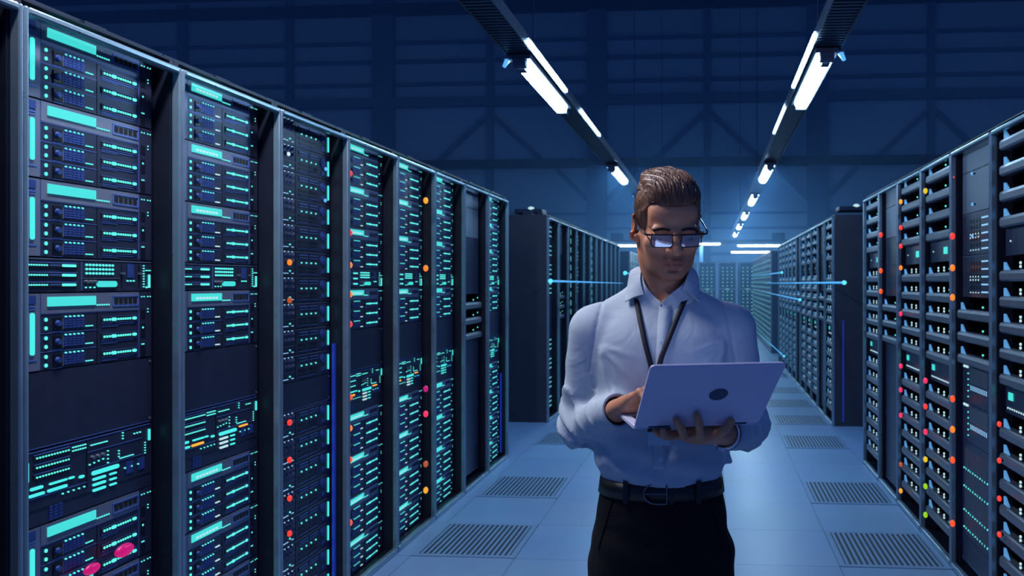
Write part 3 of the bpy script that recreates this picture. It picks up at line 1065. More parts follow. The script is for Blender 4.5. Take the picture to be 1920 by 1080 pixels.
def P(px, py, y):
    """man's own frame (x right, y away, z up): point at depth offset y that the photograph shows at a pixel"""
    d = MD + y
    return np.array([(px - CX) / FPX * d - S0, y, CAMZ + (CY - py) / FPX * d])


class Field:
    def __init__(s, xs, ys, zs):
        s.ax = [np.asarray(a, dtype=np.float32) for a in (xs, ys, zs)]
        s.F = np.full([len(a) for a in s.ax], 1.0, dtype=np.float32)

    def sl(s, lo, hi):
        r = []
        for a, l, h in zip(s.ax, lo, hi):
            i = max(0, int(np.searchsorted(a, l)) - 1); j = min(len(a), int(np.searchsorted(a, h)) + 1)
            if j <= i: return None
            r.append(slice(i, j))
        return tuple(r)

    def pts(s, sl):
        return np.meshgrid(*[a[k] for a, k in zip(s.ax, sl)], indexing='ij')

    def put(s, fn, lo, hi, k=.01, op='u', pad=.03):
        m = k + pad
        sl = s.sl([v - m for v in lo], [v + m for v in hi])
        if sl is None: return
        X, Y, Z = s.pts(sl)
        d = fn(X, Y, Z).astype(np.float32)
        A = s.F[sl]
        if op == 'u':
            h = np.clip(.5 + .5 * (A - d) / k, 0, 1); s.F[sl] = A * (1 - h) + d * h - k * h * (1 - h)
        elif op == 's':
            h = np.clip(.5 + .5 * (A + d) / k, 0, 1)          # max(A, -d) smoothed
            s.F[sl] = A * h + (-d) * (1 - h) + k * h * (1 - h)
            s.F[sl] = np.maximum(s.F[sl], A)
        elif op == 'i':
            s.F[sl] = np.maximum(A, d)

    def capsule(s, a, b, ra, rb=None, k=.01, op='u'):
        rb = ra if rb is None else rb
        a = np.asarray(a, float); b = np.asarray(b, float)
        ba = b - a; L2 = max(1e-9, ba.dot(ba)); R = max(ra, rb)

        def fn(X, Y, Z):
            px, py, pz = X - a[0], Y - a[1], Z - a[2]
            t = np.clip((px * ba[0] + py * ba[1] + pz * ba[2]) / L2, 0, 1)
            return np.sqrt((px - t * ba[0]) ** 2 + (py - t * ba[1]) ** 2 + (pz - t * ba[2]) ** 2) - (ra + (rb - ra) * t)
        s.put(fn, np.minimum(a, b) - R, np.maximum(a, b) + R, k, op)

    def chain(s, pts, rs, k=.01, op='u'):
        for i in range(len(pts) - 1): s.capsule(pts[i], pts[i + 1], rs[i], rs[i + 1], k, op)

    def ell(s, c, r, R=None, k=.01, op='u'):
        c = np.asarray(c, float); r = np.asarray(r, float); Rm = None if R is None else np.asarray(R, float)

        def fn(X, Y, Z):
            p = [X - c[0], Y - c[1], Z - c[2]]
            if Rm is not None: p = [Rm[0, i] * p[0] + Rm[1, i] * p[1] + Rm[2, i] * p[2] for i in range(3)]
            k0 = np.sqrt((p[0] / r[0]) ** 2 + (p[1] / r[1]) ** 2 + (p[2] / r[2]) ** 2)
            k1 = np.sqrt((p[0] / r[0] ** 2) ** 2 + (p[1] / r[1] ** 2) ** 2 + (p[2] / r[2] ** 2) ** 2)
            return k0 * (k0 - 1) / np.maximum(k1, 1e-6)
        m = max(r)
        s.put(fn, c - m, c + m, k, op)

    def surface(s):
        """naive surface nets on the rectilinear grid"""
        F = s.F
        nx, ny, nz = F.shape
        S = F < 0
        acc = np.zeros((nx - 1, ny - 1, nz - 1, 3), dtype=np.float32); cnt = np.zeros((nx - 1, ny - 1, nz - 1), dtype=np.float32)
        ax = s.ax
        faces = []
        cross = []
        for d in range(3):
            a = [slice(None)] * 3; b = [slice(None)] * 3
            a[d] = slice(0, -1); b[d] = slice(1, None)
            A, B = F[tuple(a)], F[tuple(b)]
            cr = (A < 0) != (B < 0)
            I = np.argwhere(cr)
            if len(I) == 0: continue
            fa = A[cr]; fb = B[cr]; t = fa / (fa - fb)
            p = np.stack([ax[q][I[:, q]] for q in range(3)], 1)
            p[:, d] = ax[d][I[:, d]] + t * (ax[d][I[:, d] + 1] - ax[d][I[:, d]])
            o = [q for q in range(3) if q != d]
            for u in (0, -1):
                for v in (0, -1):
                    J = I.copy(); J[:, o[0]] += u; J[:, o[1]] += v
                    ok = np.all((J >= 0) & (J < np.array([nx - 1, ny - 1, nz - 1])), 1)
                    np.add.at(acc, tuple(J[ok].T), p[ok]); np.add.at(cnt, tuple(J[ok].T), 1)
            cross.append((d, o, I, fa < 0))
        idx = -np.ones(cnt.shape, dtype=np.int64)
        m = cnt > 0
        idx[m] = np.arange(m.sum())
        V = acc[m] / cnt[m][:, None]
        for d, o, I, neg in cross:
            ok = (I[:, o[0]] > 0) & (I[:, o[1]] > 0) & (I[:, o[0]] < cnt.shape[o[0]]) & (I[:, o[1]] < cnt.shape[o[1]])
            I = I[ok]; neg = neg[ok]
            q = []
            for u, v in ((-1, -1), (0, -1), (0, 0), (-1, 0)):
                J = I.copy(); J[:, o[0]] += u; J[:, o[1]] += v
                q.append(idx[tuple(J.T)])
            q = np.stack(q, 1)
            flip = neg if d != 1 else ~neg
            q[~flip] = q[~flip][:, ::-1]
            faces.append(q)
        return V, np.concatenate(faces)


def relax(V, Fq, n=1, w=.5):
    for _ in range(n):
        A = np.zeros_like(V); c = np.zeros(len(V), dtype=np.float32)
        for i in range(4):
            for j in (1, 3):
                np.add.at(A, Fq[:, i], V[Fq[:, (i + j) % 4]]); np.add.at(c, Fq[:, i], 1)
        V = V * (1 - w) + A / np.maximum(c, 1)[:, None] * w
    return V


def np_mesh(name, V, Fq, mats, parent=None, smooth=True):
    me = bpy.data.meshes.new(name)
    me.vertices.add(len(V)); me.vertices.foreach_set('co', np.asarray(V, dtype=np.float32).ravel())
    me.loops.add(Fq.size); me.loops.foreach_set('vertex_index', Fq.astype(np.int32).ravel())
    me.polygons.add(len(Fq)); me.polygons.foreach_set('loop_start', np.arange(0, Fq.size, 4, dtype=np.int32)); me.polygons.foreach_set('loop_total', np.full(len(Fq), 4, dtype=np.int32))
    me.update(calc_edges=True); me.validate()
    me.polygons.foreach_set('use_smooth', [smooth] * len(me.polygons))
    for m in mats: me.materials.append(m)
    o = bpy.data.objects.new(name, me); COL.objects.link(o)
    if parent is not None: o.parent = parent
    return o


def axis(*segs):
    """axis((from, to, step), ...)"""
    out = []
    for a, b, st in segs: out += list(np.arange(a, b - 1e-6, st))
    out.append(segs[-1][1])
    return out


# ---------------------------------------------------------------- materials
def skin_material():
    m = bpy.data.materials.new('skin'); m.use_nodes = True
    nt = m.node_tree; b = nt.nodes['Principled BSDF']; L = nt.links.new
    at_ = nt.nodes.new('ShaderNodeAttribute'); at_.attribute_name = 'complexion'
    nz = nt.nodes.new('ShaderNodeTexNoise'); nz.inputs['Scale'].default_value = 260; nz.inputs['Detail'].default_value = 3
    tc = nt.nodes.new('ShaderNodeTexCoord'); L(tc.outputs['Object'], nz.inputs['Vector'])
    mx = nt.nodes.new('ShaderNodeMixRGB'); mx.blend_type = 'MULTIPLY'; mx.inputs['Fac'].default_value = .22
    L(at_.outputs['Color'], mx.inputs['Color1']); L(nz.outputs['Color'], mx.inputs['Color2']); L(mx.outputs['Color'], b.inputs['Base Color'])
    b.inputs['Roughness'].default_value = .48; b.inputs['Specular IOR Level'].default_value = .4
    b.inputs['Subsurface Weight'].default_value = .12; b.inputs['Subsurface Radius'].default_value = (.012, .004, .002); b.inputs['Subsurface Scale'].default_value = .6
    bp = nt.nodes.new('ShaderNodeBump'); bp.inputs['Strength'].default_value = .12; bp.inputs['Distance'].default_value = .001
    L(nz.outputs['Fac'], bp.inputs['Height']); L(bp.outputs['Normal'], b.inputs['Normal'])
    return m


def cloth_material(name, col, rough, scale, bump):
    m = bpy.data.materials.new(name); m.use_nodes = True
    nt = m.node_tree; b = nt.nodes['Principled BSDF']; L = nt.links.new
    b.inputs['Base Color'].default_value = (*col, 1); b.inputs['Roughness'].default_value = rough; b.inputs['Sheen Weight'].default_value = 0; b.inputs['Specular IOR Level'].default_value = .25
    tc = nt.nodes.new('ShaderNodeTexCoord')
    wv = nt.nodes.new('ShaderNodeTexWave'); wv.inputs['Scale'].default_value = scale; wv.bands_direction = 'DIAGONAL'
    n2 = nt.nodes.new('ShaderNodeTexNoise'); n2.inputs['Scale'].default_value = 7.5; n2.inputs['Detail'].default_value = 3; n2.inputs['Distortion'].default_value = 1.6
    L(tc.outputs['Object'], wv.inputs['Vector']); L(tc.outputs['Object'], n2.inputs['Vector'])
    bp = nt.nodes.new('ShaderNodeBump'); bp.inputs['Strength'].default_value = bump; bp.inputs['Distance'].default_value = .0006
    L(wv.outputs['Fac'], bp.inputs['Height'])
    b2 = nt.nodes.new('ShaderNodeBump'); b2.inputs['Strength'].default_value = .5; b2.inputs['Distance'].default_value = .011
    L(n2.outputs['Fac'], b2.inputs['Height']); L(bp.outputs['Normal'], b2.inputs['Normal']); L(b2.outputs['Normal'], b.inputs['Normal'])
    return m


M['skin'] = skin_material()
M['shirt'] = cloth_material('pale_blue_cotton', (.42, .49, .57), .72, 400, .12)
M['shirtin'] = cloth_material('shirt_inside', (.16, .22, .36), .8, 400, .1)
M['trouser'] = cloth_material('black_wool', (.0025, .0025, .005), .85, 300, .2)
M['leather'] = mat('black_leather', (.006, .005, .006), .42, 0, noise=.2, scale=60, bump=.2)
M['hair'] = mat('brown_hair', (.15, .066, .036), .42, 0, noise=.35, scale=220, spec=.6)
M['brow'] = mat('brow_hair', (.05, .024, .014), .6, 0, noise=.2, scale=200)
M['lanyard'] = mat('lanyard_webbing', (.006, .006, .016), .7, 0, noise=.15, scale=80)
M['glassframe'] = mat('black_spectacle_frame', (.006, .007, .012), .22, .2, noise=.05, scale=20)
M['button'] = mat('pearl_button', (.60, .68, .80), .2, 0, noise=.05, scale=60)
M['alu'] = mat('laptop_aluminium', (.58, .58, .76), .45, .1, noise=.05, scale=7)
M['aludark'] = mat('laptop_emblem', (.045, .065, .13), .25, .5, noise=.05, scale=20)
M['keys'] = mat('laptop_keys', (.012, .012, .016), .5, 0, noise=.1, scale=40)
M['lcd'] = mat('laptop_screen', (.02, .02, .03), .2, 0, (.42, .58, 1.0), 2.2, sample=True)
M['gunmetal'] = mat('dark_buckle_metal', (.16, .16, .20), .3, .9, noise=.1, scale=20)
M['badge'] = mat('badge_card', (.42, .58, .66), .35, 0, noise=.15, scale=40)

# ---------------------------------------------------------------- skeleton
ang = lambda d: math.radians(d)
YAW, PIT, ROL = ang(11), ang(20), ang(-1.5)
# head axes: columns are the head's right (picture right), back, up
Rz = np.array(Matrix.Rotation(YAW, 3, 'Z')); Rx = np.array(Matrix.Rotation(PIT, 3, 'X')); Ry = np.array(Matrix.Rotation(ROL, 3, 'Y'))
HR = Rz @ Rx @ Ry
bridge = P(1266, 439, -.118)
HC = bridge - HR @ np.array([0, -.093, .004])


def H(x, y, z): return HC + HR @ np.array([x, y, z])


SHL, SHR = np.array([-.172, .0, 1.430]), np.array([.178, .0, 1.434])
ELL, ELR = P(1086, 798, .035), P(1400, 800, .03)
WRL, WRR = P(1158, 770, -.165), P(1362, 812, -.20)

# ---------------------------------------------------------------- laptop (needed for the hands)
DH = 1.59
hl, hr = P(1190, 799, DH - MD - .033), P(1425, 789, DH - MD + .033)
LU = (hr - hl); LW = np.linalg.norm(LU); LU = LU / LW
psi = math.atan2(LU[1], LU[0])
LN = np.array([math.sin(psi), -math.cos(psi), 0.0])        # towards the lens
lean = ang(46)
LV = np.array([0, 0, 1.0]) * math.cos(lean) + LN * math.sin(lean)   # up the lid
LH, LDEP = .196, .200
HM = (hl + hr) / 2
LNB = np.cross(LU, LV)        # outward normal of the lid's back
if LNB[1] > 0: LNB = -LNB


def lid(u, v, w=0.0): return HM + LU * u + LV * v + LNB * w


def deck(u, v, w=0.0): return HM + LU * u - LN * v + np.array([0, 0, 1.0]) * w


# ================================================================ BODY (skin), one continuous surface
B = Field(axis((-.27, -.11, .0045), (-.11, .20, .003), (.20, .27, .0045)), axis((-.40, .16, .0034)), axis((0, 1.18, .012), (1.18, 1.34, .003), (1.34, 1.52, .006), (1.52, 1.84, .0026)))
# head
B.ell(H(0, .012, .036), (.0745, .095, .083), HR, k=.02)
B.ell(H(0, -.030, -.020), (.0575, .064, .088), HR, k=.025)
B.ell(H(0, -.060, .045), (.058, .036, .040), HR, k=.02)               # forehead
for s in (-1, 1):
    B.chain([H(s * .050, .008, -.030), H(s * .042, -.012, -.072), H(s * .019, -.074, -.099)], [.018, .017, .014], k=.02)     # jaw
    B.ell(H(s * .046, -.060, -.026), (.022, .020, .018), HR, k=.022)    # cheekbone
    B.ell(H(s * .036, -.050, -.062), (.020, .026, .030), HR, k=.025)    # cheek
    B.ell(H(s * .072, -.030, .020), (.010, .028, .030), HR, k=.02, op='s')   # temple
    B.ell(H(s * .033, -.092, .003), (.019, .016, .0125), HR, k=.014, op='s')  # socket
    B.ell(H(s * .032, -.0765, .000), (.0165, .0135, .0115), HR, k=.004)  # lid
    B.ell(H(s * .033, -.0865, .0165), (.023, .011, .0075), HR, k=.012)   # brow
    B.ell(H(s * .0135, -.100, -.034), (.0088, .0115, .0082), HR, k=.006)  # nostril wing
    B.ell(H(s * .034, -.066, -.016), (.017, .012, .006), HR, k=.01, op='s')  # under-eye
B.ell(H(0, -.072, -.067), (.028, .022, .026), HR, k=.02)               # muzzle
B.ell(H(0, -.081, -.099), (.021, .015, .0145), HR, k=.014)             # chin
B.ell(H(0, -.050, -.082), (.045, .040, .025), HR, k=.02)
B.chain([H(0, -.089, .014), H(0, -.104, -.006), H(0, -.1205, -.027)], [.0080, .0088, .0112], k=.010)   # nose
B.ell(H(0, -.1200, -.031), (.0105, .0105, .0088), HR, k=.006)
for s in (-1, 1): B.ell(H(s * .0062, -.110, -.0412), (.0035, .006, .0034), HR, k=.003, op='s')
B.ell(H(0, -.094, -.0628), (.0215, .0085, .0052), HR, k=.005)           # upper lip
B.ell(H(0, -.0925, -.0745), (.0180, .0088, .0060), HR, k=.005)          # lower lip
B.capsule(H(-.023, -.094, -.0688), H(.023, -.094, -.0688), .0009, k=.003, op='s')
B.capsule(H(0, -.0995, -.0685), H(0, -.1005, -.0685), .0013, k=.004, op='s')
B.ell(H(0, -.096, -.0855), (.014, .007, .0045), HR, k=.008, op='s')      # groove above chin
B.ell(H(0, -.103, -.050), (.004, .004, .009), HR, k=.006, op='s')        # philtrum
for s in (-1, 1):                                                        # ears
    ax_ = np.array(Matrix.Rotation(s * ang(32), 3, 'Z')) @ np.eye(3)
    ER = HR @ ax_ @ np.array(Matrix.Rotation(ang(-10), 3, 'X'))
    B.ell(H(s * .0835, .016, -.008), (.0064, .0215, .0340), ER, k=.008)
    B.ell(H(s * .0885, .010, -.004), (.0050, .0115, .0210), ER, k=.005, op='s')
    B.ell(H(s * .0780, .001, -.032), (.0060, .009, .010), ER, k=.006)
# neck and trunk under the clothes
B.chain([H(0, .012, -.050), np.array([.0, .030, 1.535]), np.array([0, .022, 1.44])], [.056, .056, .064], k=.035)
for s in (-1, 1): B.capsule(H(s * .055, .018, -.045), np.array([s * .022, -.040, 1.475]), .013, k=.02)   # neck muscles
B.ell(np.array([0, -.012, 1.36]), (.14, .085, .13), k=.05); B.ell(np.array([0, 0, 1.15]), (.125, .085, .18), k=.06); B.ell(np.array([0, .005, .99]), (.135, .09, .12), k=.05)
B.chain([np.array([-.10, .012, 1.45]), SHL], [.052, .055], k=.03); B.chain([np.array([.10, .012, 1.45]), SHR], [.052, .055], k=.03)
B.chain([SHL, ELL, WRL], [.045, .038, .0265], k=.02); B.chain([SHR, ELR, WRR], [.045, .038, .0265], k=.02)
for s in (-1, 1):
    B.chain([np.array([s * .078, .01, .95]), np.array([s * .098, .0, .50]), np.array([s * .10, .02, .09])], [.078, .052, .036], k=.03)
    B.ell(np.array([s * .105, -.045, .04]), (.042, .11, .034), k=.02)

# ---- hand on the keyboard (picture left)
def finger(pts, r=.0088, k=.004):
    B.chain([np.asarray(p) for p in pts], [r * 1.08, r, r * .93, r * .85][:len(pts)], k=k)


kn = P(1206, 738, -.235)                       # middle knuckle
fw = kn - WRL; fw /= np.linalg.norm(fw)
up = np.array([0, 0, 1.0]); up = up - fw * up.dot(fw); up /= np.linalg.norm(up)
sd = np.cross(fw, up)                           # towards picture ... side of the little finger
for o, ln in ((-.030, .000), (-.010, .006), (.010, .004), (.028, -.006)):
    B.capsule(WRL + sd * o * .55 + up * .002, kn + sd * o + fw * ln - up * abs(o) * .15, .0165, .0118, k=.012)
B.ell((WRL + kn) / 2 - up * .006, (.030, .034, .017), k=.016)
for i, (o, ln, L1) in enumerate(((-.030, .000, .92), (-.010, .006, 1.0), (.010, .004, .96), (.028, -.006, .80))):
    a = kn + sd * o + fw * ln - up * abs(o) * .15
    b = a + (fw * .95 + up * .05) * .040 * L1
    c = b + (fw * .45 - up * .85) * .026 * L1
    e = c + (fw * .15 - up * .98) * .016 * L1
    finger([a, b, c, e], .0092 if i < 3 else .0082)
tb = WRL + fw * .030 - sd * .026 - up * .006
if True:
    side = -1
    finger([tb, tb + fw * .028 - sd * .022 - up * .008, tb + fw * .056 - sd * .026 - up * .018], .0108)

# ---- hand that carries the laptop from below (picture right)
palm = deck(.012, .040, -.030)
w2p = palm - WRR
B.capsule(WRR, palm, .024, .020, k=.02)
for uo in (-.030, -.010, .012, .032):
    B.capsule(WRR + np.array([0, 0, -.004]) + LU * uo * .4, deck(.010 + uo, .030, -.027), .0150, .0135, k=.012)
B.ell(deck(.012, .052, -.031), (.042, .040, .016), k=.015)


def lidpx(px, py, w):
    """the point of the lid's back, w in front of it, that a pixel shows"""
    o = np.array([-S0, -MD, CAMZ]); q = P(px, py, 0) - o
    n = LNB; c = HM + LNB * w
    t = (c - o).dot(n) / q.dot(n)
    return o + q * t


i_tip, m_tip, t_tip = lidpx(1307, 779, .009), lidpx(1268, 789, .009), lidpx(1371, 791, .009)
finger([deck(.006, .020, -.026), deck(.000, -.012, -.022), (deck(-.004, -.020, -.002) + i_tip * .9) / 1.9 + LNB * .004, i_tip], .0090)
finger([deck(-.018, .020, -.027), deck(-.034, -.010, -.024), deck(-.042, -.018, -.006), m_tip], .0092)
finger([deck(-.030, .030, -.028), deck(-.058, .010, -.026), deck(-.074, -.006, -.022), deck(-.080, -.013, -.010)], .0085)
finger([deck(-.034, .046, -.028), deck(-.062, .034, -.026), deck(-.080, .024, -.022), deck(-.090, .016, -.015)], .0078)
finger([deck(.034, .040, -.030), deck(.046, .006, -.026), deck(.054, -.012, -.012), t_tip], .0105)
V, Fq = B.surface()
V = relax(V, Fq, 1, .4)
person = empty('person', MAN, TH)
bodyo = np_mesh('body', V, Fq, [M['skin']], person)
# complexion: lips, stubble and flushed ears have a colour of their own
Lc = (V - HC) @ HR
col = np.tile(np.array([.62, .265, .15, 1.0], dtype=np.float32), (len(V), 1))
def blend(mask, c): col[:, :3] = col[:, :3] * (1 - mask[:, None]) + np.array(c, dtype=np.float32) * mask[:, None]
def sm(x, a, b): t = np.clip((x - a) / (b - a), 0, 1); return t * t * (3 - 2 * t)
stub = sm(-Lc[:, 2], .038, .058) * sm(-Lc[:, 1], .0, .03) * sm(Lc[:, 2], -.16, -.115) * (V[:, 2] > 1.5)
blend(stub * .55, (.22, .10, .065))
mous = np.exp(-((Lc[:, 2] + .053) / .006) ** 2) * (np.abs(Lc[:, 0]) < .026) * (Lc[:, 1] < -.085)
blend(np.clip(mous * .45, 0, 1), (.16, .07, .045))
lips = np.exp(-(((Lc[:, 2] + .0685) / .0085) ** 4)) * np.exp(-((Lc[:, 0] / .0225) ** 6)) * (Lc[:, 1] < -.084)
blend(np.clip(lips * .75, 0, 1), (.36, .10, .075))
ears = sm(np.abs(Lc[:, 0]), .074, .082) * (np.abs(Lc[:, 2]) < .05) * (V[:, 2] > 1.5)
blend(ears * .5, (.55, .19, .10))
ca = bodyo.data.color_attributes.new('complexion', 'FLOAT_COLOR', 'POINT')
ca.data.foreach_set('color', col.ravel())
tag(person, 'man in pale blue shirt and black trousers holding an open laptop', 'person')

# ================================================================ HAIR
HF = Field(axis((-.11, .12, .0026)), axis((-.19, .13, .0026)), axis((1.60, 1.86, .0026)))
HF.ell(H(0, .014, .040), (.0805, .101, .0865), HR, k=.01)
HF.ell(H(.004, -.040, .090), (.058, .052, .036), HR, k=.03)
HF.ell(H(-.010, .010, .112), (.060, .075, .022), HR, k=.025)


def hl_cut(X, Y, Z):
    p = [X - HC[0], Y - HC[1], Z - HC[2]]
    hx, hy, hz = [HR[0, i] * p[0] + HR[1, i] * p[1] + HR[2, i] * p[2] for i in range(3)]
    # hairline height as a function of how far forward: high at the forehead, down at the sideburn, nape at the back
    line = np.interp(hy, [-.12, -.075, -.055, -.035, -.022, .000, .03, .055, .10], [.072, .068, .060, .040, -.012, -.015, .010, -.035, -.05])
    line = line + .010 * np.exp(-((np.abs(hx) - .045) / .014) ** 2) * (hy < -.03)
    return line - hz


HF.put(hl_cut, [-9] * 3, [9] * 3, op='i')
def hair_disp():
    X, Y, Z = np.meshgrid(*HF.ax, indexing='ij')
    p = [X - HC[0], Y - HC[1], Z - HC[2]]
    hx, hy, hz = [HR[0, i] * p[0] + HR[1, i] * p[1] + HR[2, i] * p[2] for i in range(3)]
    top = np.clip((hz - .03) / .06, 0, 1) * np.where(hy < -.05, np.clip((hz - .068) / .04, 0, 1), 1)
    w = np.sin(hx * 210 + 6 * np.sin(hy * 26 + hz * 10) + 2) * .5 + .5 * np.sin(hx * 420 + 9 * np.sin(hy * 34 + 1) + hz * 60)
    HF.F += (-.0030 * w * top - .0008 * np.sin(hz * 900 + hx * 300) * (1 - top)).astype(np.float32)
hair_disp()
V2, F2 = HF.surface()
hair = np_mesh('hair', V2, F2, [M['hair']], person)
# locks: short tapered strands combed from the forehead back over the crown
hb = BVHTree.FromPolygons([Vector(v) for v in V2.tolist()], F2.tolist())
rng = random.Random(3)
lk = MB()
def strand(a, b, lift, r, n=5):
    pts = []
    for k in range(n + 1):
        t = k / n
        q = a * (1 - t) + b * t
        loc, nor, i, d = hb.find_nearest(Vector(H(*q)))
        if loc is None: return
        pts.append(loc + nor * (lift * math.sin(PI * min(1, t * .9 + .1)) - .0006))
    lk.tube(pts, [r * s for s in (.5, 1, 1, .9, .6, .15)][:n + 1], n=4)
for i in range(1500):
    x = rng.uniform(-.066, .066); y0 = rng.uniform(-.095, .06); wv = .008 * math.sin(y0 * 60 + x * 40)
    L = rng.uniform(.028, .055)
    a = np.array([x, y0, .12 - .5 * abs(x) - (.02 if y0 < -.06 else 0)])
    b = np.array([x * 1.02 - .010 + wv, y0 + L, .125 - .5 * abs(x) - max(0, y0 + L - .03) * .5])
    strand(a, b, rng.uniform(.0005, .0045), rng.uniform(.0007, .0014))
for i in range(420):
    x = rng.uniform(-.062, .062)
    a = np.array([x, -.098, .064 + rng.uniform(-.003, .006)]); b = np.array([x - .004, -.082, .098 + rng.uniform(-.01, .012)])
    strand(a, b, rng.uniform(.0006, .003), rng.uniform(.0006, .0012))
for i in range(700):
    s = rng.choice((-1, 1)); y0 = rng.uniform(-.045, .09); z0 = rng.uniform(0.0, .075)
    a = np.array([s * .085, y0, z0]); b = np.array([s * .085, y0 + .014, z0 - rng.uniform(.008, .018)])
    loc, nor, i_, d = hb.find_nearest(Vector(H(*a)))
    if d is not None and d < .03 and Vector(H(*a)).length > 0 : strand(a, b, .0007, .0007, 4)
lk.build('hair_strands', M['hair'], hair)
# brows
bb = BVHTree.FromPolygons([Vector(v) for v in V.tolist()], Fq.tolist())
bw = MB()
for s in (-1, 1):
    for i in range(260):
        t = rng.random()
        x = .013 + t * .036; z = .0140 + .006 * math.sin(t * 2.2) - .006 * t * t + rng.uniform(-.0026, .0026)
        p0 = np.array([s * x, -.12, z]); p1 = np.array([s * (x + .0075), -.12, z + .0022 - .0035 * t])
        pts = []
        for q in (p0, (p0 + p1) / 2, p1):
            loc, nor, i_, d = bb.ray_cast(Vector(H(*q)), Vector(HR @ np.array([0, 1, 0])))
            if loc is not None: pts.append(loc + nor * .0006)
        if len(pts) == 3: bw.tube(pts, [.0006, .0007, .0002], n=3)
bw.build('eyebrows', M['brow'], person)

# ================================================================ SHIRT
def torso_fn(prof, p=2.35):
    zs = np.array([q[0] for q in prof]); a_ = np.array([q[1] for q in prof]); b_ = np.array([q[2] for q in prof]); c_ = np.array([q[3] for q in prof]); x_ = np.array([q[4] if len(q) > 4 else 0 for q in prof])

    zz = np.arange(zs[0] - .06, zs[-1] + .06, .002)
    def soft(v):
        o = np.interp(zz, zs, v)
        for _ in range(3):
            o = np.convolve(np.pad(o, 8, mode='edge'), np.ones(17) / 17, mode='valid')
        return o
    z0_, z1_ = zs[0], zs[-1]
    a_, b_, c_, x_ = soft(a_), soft(b_), soft(c_), soft(x_)
    zs = zz

    def fn(X, Y, Z):
        a = np.interp(Z, zs, a_); b = np.interp(Z, zs, b_); c = np.interp(Z, zs, c_); x0 = np.interp(Z, zs, x_)
        u = np.abs((X - x0) / a); v = np.abs((Y - c) / b)
        d = ((u ** p + v ** p) ** (1 / p) - 1) * np.minimum(a, b)
        return np.maximum(d, np.maximum(Z - z1_, z0_ - Z))
    return fn


SX = Field(axis((-.30, .30, .0042)), axis((-.27, .16, .0042)), axis((1.06, 1.60, .0042)))
prof = [(1.070, .146, .110, .0), (1.095, .153, .122, -.006), (1.15, .152, .122, -.008), (1.22, .150, .118, -.006), (1.30, .160, .121, -.006), (1.37, .170, .121, -.006), (1.42, .176, .112, -.002),
        (1.452, .165, .098, .006), (1.478, .130, .084, .012), (1.500, .098, .076, .018), (1.522, .078, .072, .020), (1.548, .068, .066, .024)]
SX.put(torso_fn(prof), [-.3, -.3, 1.0], [.3, .3, 1.62], k=.02)
SX.chain([np.array([-.070, .020, 1.500]), SHL + np.array([.010, .005, .010])], [.040, .048], k=.03); SX.chain([np.array([.070, .020, 1.500]), SHR + np.array([-.010, .005, .010])], [.040, .048], k=.03)
# the blousing over the belt, and the loose fold at the right hip of the picture
SX.ell(P(1140, 850, -.02), (.030, .06, .035), k=.03)
SX.chain([P(1320, 810, -.03), P(1370, 865, -.03)], [.034, .005], k=.025)
AL = Field(SX.ax[0], SX.ax[1], SX.ax[2])
for a, e, wr in ((SHL, ELL, WRL), (SHR, ELR, WRR)):
    d = (wr - e) / np.linalg.norm(wr - e)
    AL.chain([a, e], [.057, .051], k=.02); AL.chain([e, wr + d * .012], [.052, .037], k=.025)
Xg, Yg, Zg = np.meshgrid(*SX.ax, indexing='ij')


def seg(a, b):
    ba = b - a; L2 = ba.dot(ba)
    p = [Xg - a[0], Yg - a[1], Zg - a[2]]
    t = (p[0] * ba[0] + p[1] * ba[1] + p[2] * ba[2]) / L2
    tc = np.clip(t, 0, 1)
    r = np.sqrt(sum((p[i] - tc * ba[i]) ** 2 for i in range(3)))
    return t * math.sqrt(L2), r


def crease(x): return 2.2 * (1 - np.abs(np.sin(x / 2))) ** 2.2 - .55


fold = np.zeros_like(SX.F)
for a, e, wr, s in ((SHL, ELL, WRL, 1.0), (SHR, ELR, WRR, -1.0)):
    t1, r1 = seg(a, e); L1 = np.linalg.norm(e - a)
    t2, r2 = seg(e, wr); L2 = np.linalg.norm(wr - e)
    near1 = np.clip(1 - (r1 - .04) / .05, 0, 1); near2 = np.clip(1 - (r2 - .03) / .05, 0, 1)
    skew = s * (Xg - a[0]) * 1.1 + (Yg - a[1]) * .9
    w1 = np.exp(-((t1 - L1 * .88) / .055) ** 2)
    ramp = np.clip((t1 - .05) / .08, 0, 1)
    fold += near1 * w1 * .0042 * crease((t1 + skew * 1.0) * 92 + 1.2 * np.sin(Xg * 40))
    fold += near1 * (1 - w1) * ramp * .0034 * crease(skew * 105 - t1 * 38 + 1.5 * np.sin(t1 * 22) + 2.2)
    w2 = np.exp(-((t2 - .04) / .06) ** 2)
    fold += near2 * (w2 * .0042 + .0018) * crease(t2 * 88 + (Zg - e[2]) * 70 * s + 1.4 * np.sin(t2 * 33 + Yg * 30))
trunk = np.exp(-(np.abs(Xg) / .15) ** 6)
low = np.clip((1.24 - Zg) / .14, 0, 1)
fold += trunk * (.0026 * low * np.clip((Zg - 1.075) / .05, 0, 1) * np.sin(Xg * 78 + 2.5 * np.sin(Zg * 20) + 1.0) + .0022 * low * np.sin(Zg * 95 + Xg * 30))
